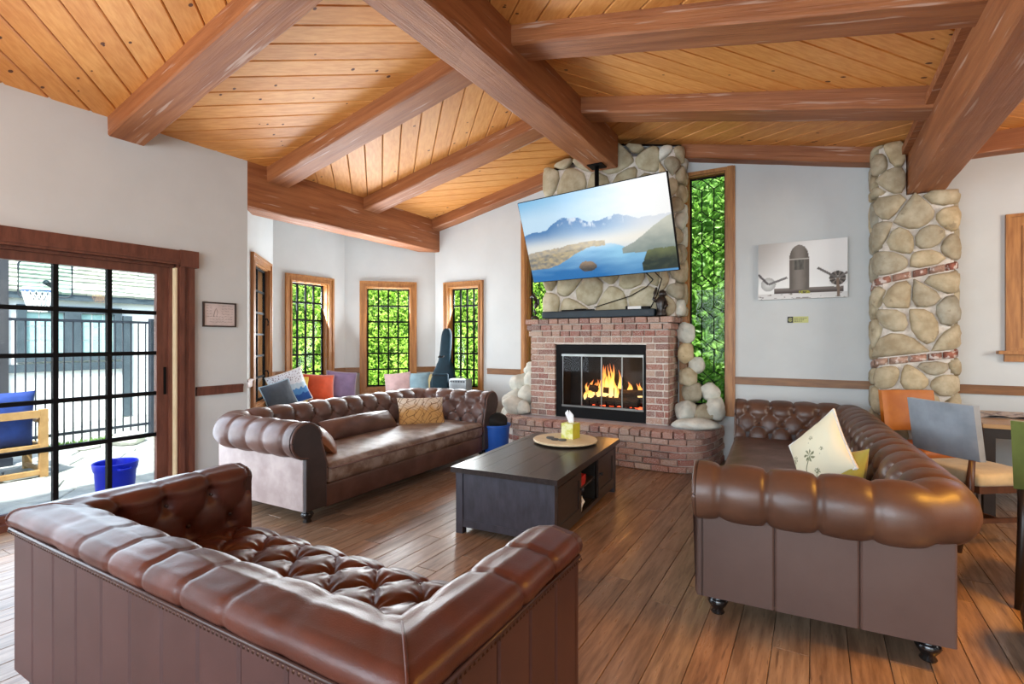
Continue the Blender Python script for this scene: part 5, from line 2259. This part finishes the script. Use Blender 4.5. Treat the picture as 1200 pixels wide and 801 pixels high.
for i, (p, rz, lab) in enumerate([((1.36, 5.86, .7535), .3, 'folded magazine lying open on the dining table'), ((1.62, 5.80, .7535), -.2, 'second magazine to the right on the dining table')]):
    def mag(u, v):
        x = (u - .5) * .42
        return (x, (v - .5) * .28, .004 + .016 * abs(math.sin(u * 2 * PI)))
    mb = MB().grid(mag, 16, 2)
    n0 = len(mb.v)
    mb.grid(lambda u, v: ((u - .5) * .42, (v - .5) * .28, 0), 16, 2)
    o = mb.build('magazine', M_news, smooth=True)
    o.location = p
    o.rotation_euler = (0, 0, rz)
    tag(o, lab, 'magazine', 'magazines on the dining table')
# dark round pouf at the edge of the view
PO = thing('pouf', 'dark brown round pouf at the lower right edge', 'pouf', (1.035, 3.10, 0))
MB().lathe([(.14, 0), (.19, .02), (.235, .10), (.245, .18), (.225, .27), (.16, .325), (.06, .34), (.001, .341)], n=36).build('body', mat('pouf_leather', C(66, 44, 28), C(50, 32, 20), rough=.5, nscale=6), PO, smooth=True)
MB().tube([(.226 * math.cos(a * PI / 16), .226 * math.sin(a * PI / 16), .268) for a in range(33)], .008, 6).build('piping', M_button, PO, smooth=True)

# ------------------------------------------------------------------ outside
gd = MB().bbox(-30, 14, -14, 24, -.45, -.22).build('ground', M_patio)
struct(gd)
PT = MB().bbox(-9.25, -5.27, -1.0, 5.2, -.21, -.165).build('patio', M_mortar_l)
struct(PT)
pts = scatter(-8.8, -5.3, .9, 4.9, .42, 50)
for i, c in enumerate(voronoi(pts, [(-9.0, .8), (-5.28, .8), (-5.28, 4.9), (-9.0, 4.9)])):
    q = inset(c, .008)
    if len(q) < 3:
        continue
    cx = sum(p[0] for p in q) / len(q)
    cy = sum(p[1] for p in q) / len(q)
    q2 = inset(q, .012)
    if len(q2) != len(q):
        q2 = [(cx + (p[0] - cx) * .95, cy + (p[1] - cy) * .95) for p in q]
    n = len(q)
    zt = -.12 + random.Random(i).uniform(-.004, .004)
    vs = [(p[0], p[1], -.17) for p in q] + [(p[0], p[1], zt - .008) for p in q] + [(p[0], p[1], zt) for p in q2]
    fs = [(k, (k + 1) % n, n + (k + 1) % n, n + k) for k in range(n)] + [(n + k, n + (k + 1) % n, 2 * n + (k + 1) % n, 2 * n + k) for k in range(n)] + [tuple(range(2 * n, 3 * n))]
    MB().add(vs, fs).build('paver', M_patio, PT)
# blue tub
BT_ = thing('garden_tub', 'bright blue plastic tub on the patio outside the glass door', 'tub', (-5.90, 2.34, -.12))
BT_.scale = (.86, .86, .97)
MB().lathe([(.17, 0), (.175, .01), (.195, .25), (.205, .26), (.215, .30), (.218, .335), (.21, .34), (.196, .33), (.165, .02), (.001, .015)], n=36).build('tub', M_bluep, BT_, smooth=True, sharp=45)
for s in (-1, 1):
    MB().tube([(s * .205, -.06, .29), (s * .245, -.05, .285), (s * .25, 0, .283), (s * .245, .05, .285), (s * .205, .06, .29)], .012, 8).build('handle', M_bluep, BT_, smooth=True)
# patio chair seen from behind
PC = thing('patio_chair', 'teak patio armchair with blue cushions seen from behind through the door', 'chair', (-7.55, 1.9, -.12))
w = .07
for (x_, y_, z_, nm) in ((.15, .35, .75, 'leg'), (.15, -.35, .75, 'leg'), (-.50, .40, .60, 'leg'), (-.50, -.40, .60, 'leg')):
    MB().bbox(x_ - w / 2, x_ + w / 2, y_ - w / 2, y_ + w / 2, 0, z_).build(nm, M_teak, PC)
MB().bbox(.12, .18, -.315, .315, .66, .74).build('top_rail', M_teak, PC)
MB().bbox(.12, .18, -.315, .315, .30, .36).build('lower_rail', M_teak, PC)
MB().bbox(.12, .18, -.315, .315, .03, .08).build('stretcher', M_teak, PC)
for s in (-1, 1):
    MB().bbox(-.60, .114, s * .36 - .05, s * .36 + .05, .602, .635).build('armrest', M_teak, PC)
    MB().bbox(-.465, .114, s * .37 - .02, s * .37 + .02, .28, .35).build('side_rail', M_teak, PC)
    MB().bbox(-.465, .114, s * .37 - .02, s * .37 + .02, .04, .08).build('side_stretcher', M_teak, PC)
MB().bbox(-.48, .11, -.30, .30, .30, .33).build('seat_slats', M_teak, PC)
o = pillow('chair_cushion', 'blue back cushion propped in the teak patio chair', (-7.50, 1.9, .53), .60, .62, .22, M_bluefab, seed=31, pinch=.03)
stand(o, PI, .12)
o = pillow('chair_cushion', 'blue seat cushion lying on the teak patio chair', (-7.86, 1.9, .30), .56, .56, .18, M_bluefab, seed=32, pinch=.03)
# porch post
o = MB().bbox(-.11, .11, -.11, .11, 0, 3.3).build('shaft', mat('slate_paint', C(62, 64, 68), C(54, 56, 60), rough=.6))
pp = thing('porch_post', 'dark grey square porch post beyond the patio chair', 'post', (-8.5, 2.12, -.165))
o.parent = pp
MB().bbox(-.14, .14, -.14, .14, 0, .14).build('plinth', M_iron, pp)
# railing
RF = thing('railing', 'black iron picket fence round the patio', 'fence', (-9.35, 2.0, -.22))
FXX = -9.35
src = None
y = -.6
while y < 5.0:
    if src is None:
        src = MB().bbox(-.008, .008, -.008, .008, 0, 1.80).build('picket', M_iron)
        o = src
    else:
        o = src.copy()
        COL.objects.link(o)
    o.location = (FXX, y, -.10)
    wp(o, RF)
    y += .105
for z in (.02, 1.66):
    wp(MB().bbox(FXX - .018, FXX + .018, -.7, 5.0, z, z + .04).build('rail', M_iron), RF)
for y in (4.20, 4.42, -.65):
    wp(MB().bbox(FXX - .05 + .06, FXX + .05 + .06, y - .045, y + .045, -.22, 1.74).build('post', M_iron), RF)
# low stones and grass along the fence
for i, (x_, y_, r) in enumerate([(-8.72, 3.62, .22), (-8.72, 4.12, .16), (-8.76, 3.15, .13)]):
    o = boulder(None, (x_, y_, -.12 + r * .25), (r * 1.3, r * .9, r * .55), M_pstone, 60 + i, 'garden_rock')
    tag(o, ['largest pale rock at the foot of the railing', 'pale rock beside the gate post', 'smallest pale rock at the foot of the railing'][i], 'rock', 'rocks along the railing')
rn = random.Random(9)
mb = MB()
for i in range(2600):
    x_, y_ = rn.uniform(-9.25, -9.08), rn.uniform(1.0, 3.9)
    h = rn.uniform(.05, .14)
    a = rn.uniform(0, 6.3)
    dx, dy = math.cos(a) * .012, math.sin(a) * .012
    lx, ly = rn.uniform(-.04, .04), rn.uniform(-.04, .04)
    mb.add([(x_ - dx, y_ - dy, -.16), (x_ + dx, y_ + dy, -.16), (x_ + lx, y_ + ly, -.16 + h)], [(0, 1, 2)])
o = mb.build('grass', M_grass, fix=False)
o['kind'] = 'stuff'
o['label'] = 'strip of grass along the iron railing'
o['category'] = 'grass'
# neighbouring house
HS = thing('neighbour_house', 'white stucco cottage with shingled roof and dark-framed window beyond the railing', 'house', (-13, 3, -.22))
HX = -12.5
wp(MB().bbox(HX - 4, HX, -6, 10, -.22, 2.45).build('wall', M_house), HS)
wp(MB().bbox(HX - .0, HX + .08, -6, 10, 2.20, 2.26).bbox(HX + .06, HX + .11, -6, 10, 2.16, 2.27).build('eave', M_housedark), HS)
wp(MB().prism([(HX + .10, -6, 2.26), (HX - 4.2, -6, 5.6), (HX - 4.2, -6, 5.5), (HX + .10, -6, 2.20)], (0, 16, 0)).build('roof_deck', M_housedark), HS)
sl = math.atan2(3.34, 4.46)
mb = MB()
dirx, dirz = -math.cos(sl), math.sin(sl)
for r in range(24):
    y = -1.0 + (r % 2) * .1
    while y < 7.5:
        wd = rn.uniform(.17, .3)
        s0 = r * .15 + rn.uniform(-.012, .012)
        s1 = s0 + .19
        x0, z0 = HX + .11 + dirx * s0, 2.27 + dirz * s0
        x1, z1 = HX + .11 + dirx * s1, 2.27 + dirz * s1
        lift = .045 + rn.uniform(0, .02)
        nx_, nz_ = math.sin(sl), math.cos(sl)
        p = [(x0 + nx_ * lift, z0 + nz_ * lift), (x1 + nx_ * .004, z1 + nz_ * .004), (x1, z1), (x0 + nx_ * .004, z0 + nz_ * .004)]
        mb.prism([(q[0], y + .003, q[1]) for q in p], (0, wd - .006, 0))
        y += wd
o = mb.build('shingles', M_shingle)
o['kind'] = 'stuff'
wp(o, HS)
# window of the house
wy0, wy1, wz0, wz1 = 3.55, 4.92, 1.12, 1.92
f = MB()
t = .13
f.bbox(HX - .02, HX + .06, wy0 - t, wy0, wz0 - t, wz1 + t).bbox(HX - .02, HX + .06, wy1, wy1 + t, wz0 - t, wz1 + t).bbox(HX - .02, HX + .06, wy0, wy1, wz1, wz1 + t).bbox(HX - .02, HX + .06, wy0, wy1, wz0 - t, wz0)
f.bbox(HX - .02, HX + .06, (wy0 + wy1) / 2 - .13, (wy0 + wy1) / 2 + .13, wz0, wz1)
wf = wp(f.build('window', M_housedark), HS)
for (a, b) in ((wy0, (wy0 + wy1) / 2 - .13), ((wy0 + wy1) / 2 + .13, wy1)):
    for i in range(3):
        for j in range(3):
            y0_, y1_ = a + (b - a) * i / 3, a + (b - a) * (i + 1) / 3
            z0_, z1_ = wz0 + (wz1 - wz0) * j / 3, wz0 + (wz1 - wz0) * (j + 1) / 3
            o = MB().bbox(HX + .005, HX + .012, y0_ + .012, y1_ - .012, z0_ + .012, z1_ - .012).build('pane', M_hglass, wf)
for (y_, z0_, z1_) in ((5.16, -.2, 1.9), (3.22, -.2, 2.2), (2.2, -.2, 2.2)):
    wp(MB().bbox(HX, HX + .05, y_ - .08, y_ + .08, z0_, z1_).build('timber', M_housedark), HS)
wp(MB().bbox(HX, HX + .05, 3.3, 5.08, .80, .95).build('timber', M_housedark), HS)
# basketball hoop
BH = thing('basketball_hoop', 'basketball backboard with white net in front of the shingled roof', 'hoop', (-11.3, 3.25, -.22))
c0 = Vector((-11.15, 3.42, 2.42))
R4 = Matrix.Rotation(math.radians(52), 3, 'Z')
mb = MB()
hw, hh, r = .36, .30, .07
pts = []
for (cx, cz, a0) in ((hw - r, hh - r, 0), (-hw + r, hh - r, 90), (-hw + r, -hh + r, 180), (hw - r, -hh + r, 270)):
    for k in range(5):
        a = math.radians(a0 + k * 22.5)
        pts.append(Vector((cx + r * math.cos(a), 0, cz + r * math.sin(a))))
pts.append(pts[0])
pts.append(pts[1])
P3 = [c0 + R4 @ q for q in pts]
wp(mb.tube(P3, .014, 6, cap=False).build('board_frame', M_iron, smooth=True), BH)
wp(MB().box(c0, (hw * 2 - .02, .012, hh * 2 - .02), R4).build('board', glassmat('board_acrylic', (.84, .93, .92, 1), .1)), BH)
rc = c0 + R4 @ Vector((0, -.26, -.22))
rr = .20
wp(MB().tube([rc + Vector((rr * math.cos(a * PI / 12), rr * math.sin(a * PI / 12), 0)) for a in range(26)], .011, 6, cap=False).build('rim', mat('rim_blue', C(70, 110, 160), C(60, 96, 146), rough=.5)), BH)
mb = MB()
for a in range(16):
    for s in (-1, 1):
        pp_ = []
        for k in range(5):
            an = a * PI / 8 + s * k * .18
            q = rr * (1 - .11 * k)
            pp_.append(rc + Vector((q * math.cos(an), q * math.sin(an), -.085 * k)))
        mb.tube(pp_, .008, 4)
o = wp(mb.build('net', M_white), BH)
o['kind'] = 'stuff'
pb = c0 + R4 @ Vector((0, .35, 0))
wp(MB().tube([(pb.x, pb.y, -.22), (pb.x, pb.y, 2.3), c0 + R4 @ Vector((0, .012, -.05))], .045, 8).build('pole', M_iron, smooth=True), BH)


# hedges
def hedge(name, label, quads, n, size, m, seed, inner):
    """quads: (p0, p1, z0, z1, normal, depth)"""
    rn = random.Random(seed)
    mb = MB()
    areas = [((Vector(q[1]) - Vector(q[0])).length * (q[3] - q[2])) for q in quads]
    tot = sum(areas)
    for q, ar in zip(quads, areas):
        p0, p1 = Vector((*q[0], 0)), Vector((*q[1], 0))
        nrm = Vector((*q[4], 0))
        for _ in range(int(n * ar / tot)):
            t = rn.random()
            z = rn.uniform(q[2], q[3])
            c = p0 + (p1 - p0) * t + Vector((0, 0, z))
            lump = mnoise.noise(c * 2.2) * .12 + mnoise.noise(c * 6) * .06
            c += nrm * (lump + rn.uniform(-.10, .06))
            d = (nrm * rn.uniform(.3, 1) + Vector((rn.uniform(-1, 1), rn.uniform(-1, 1), rn.uniform(-.3, 1.0)))).normalized()
            u = d.cross(Vector((rn.uniform(-1, 1), rn.uniform(-1, 1), rn.uniform(-1, 1)))).normalized()
            w = d.cross(u)
            s = size * rn.uniform(.6, 1.25)
            u = u * s
            w = w * s * .72
            dd = d * s * .16
            mb.add([c - u, c - u * .1 + w * .6 - dd * .5, c + u, c - u * .1 - w * .6 - dd * .5, c + dd * .4],
                   [(0, 4, 1), (1, 4, 2), (2, 4, 3), (3, 4, 0)])
    o = mb.build(name, m, fix=False)
    o['kind'] = 'stuff'
    o['label'] = label
    o['category'] = 'hedge'
    return o


IH = hedge('ivy_hedge', 'dense bright green hedge filling the bay windows', [((-8.0, 5.2), (-8.0, 8.3), .1, 3.2, (1, 0), 0), ((-8.0, 8.3), (-2.6, 8.3), .1, 3.2, (0, -1), 0)], 30000, .042, M_leaf, 1, M_hedge)
hc_ = MB().bbox(-8.7, -8.12, 5.3, 8.9, -.2, 3.2).bbox(-8.12, -2.6, 8.42, 8.9, -.2, 3.2).build('hedge_core', M_hedge)
hc_['kind'] = 'stuff'
hc_.parent = IH
LC = hedge('leafy_creeper', 'larger-leaved green creeper outside the narrow leaded window', [((-2.5, 7.9), (1.2, 7.9), .1, 4.2, (0, -1), 0)], 9000, .062, M_leaf2, 2, M_hedge)
hc_ = MB().bbox(-2.5, 1.3, 8.1, 8.5, -.2, 4.2).build('creeper_core', M_hedge)
hc_['kind'] = 'stuff'
hc_.parent = LC
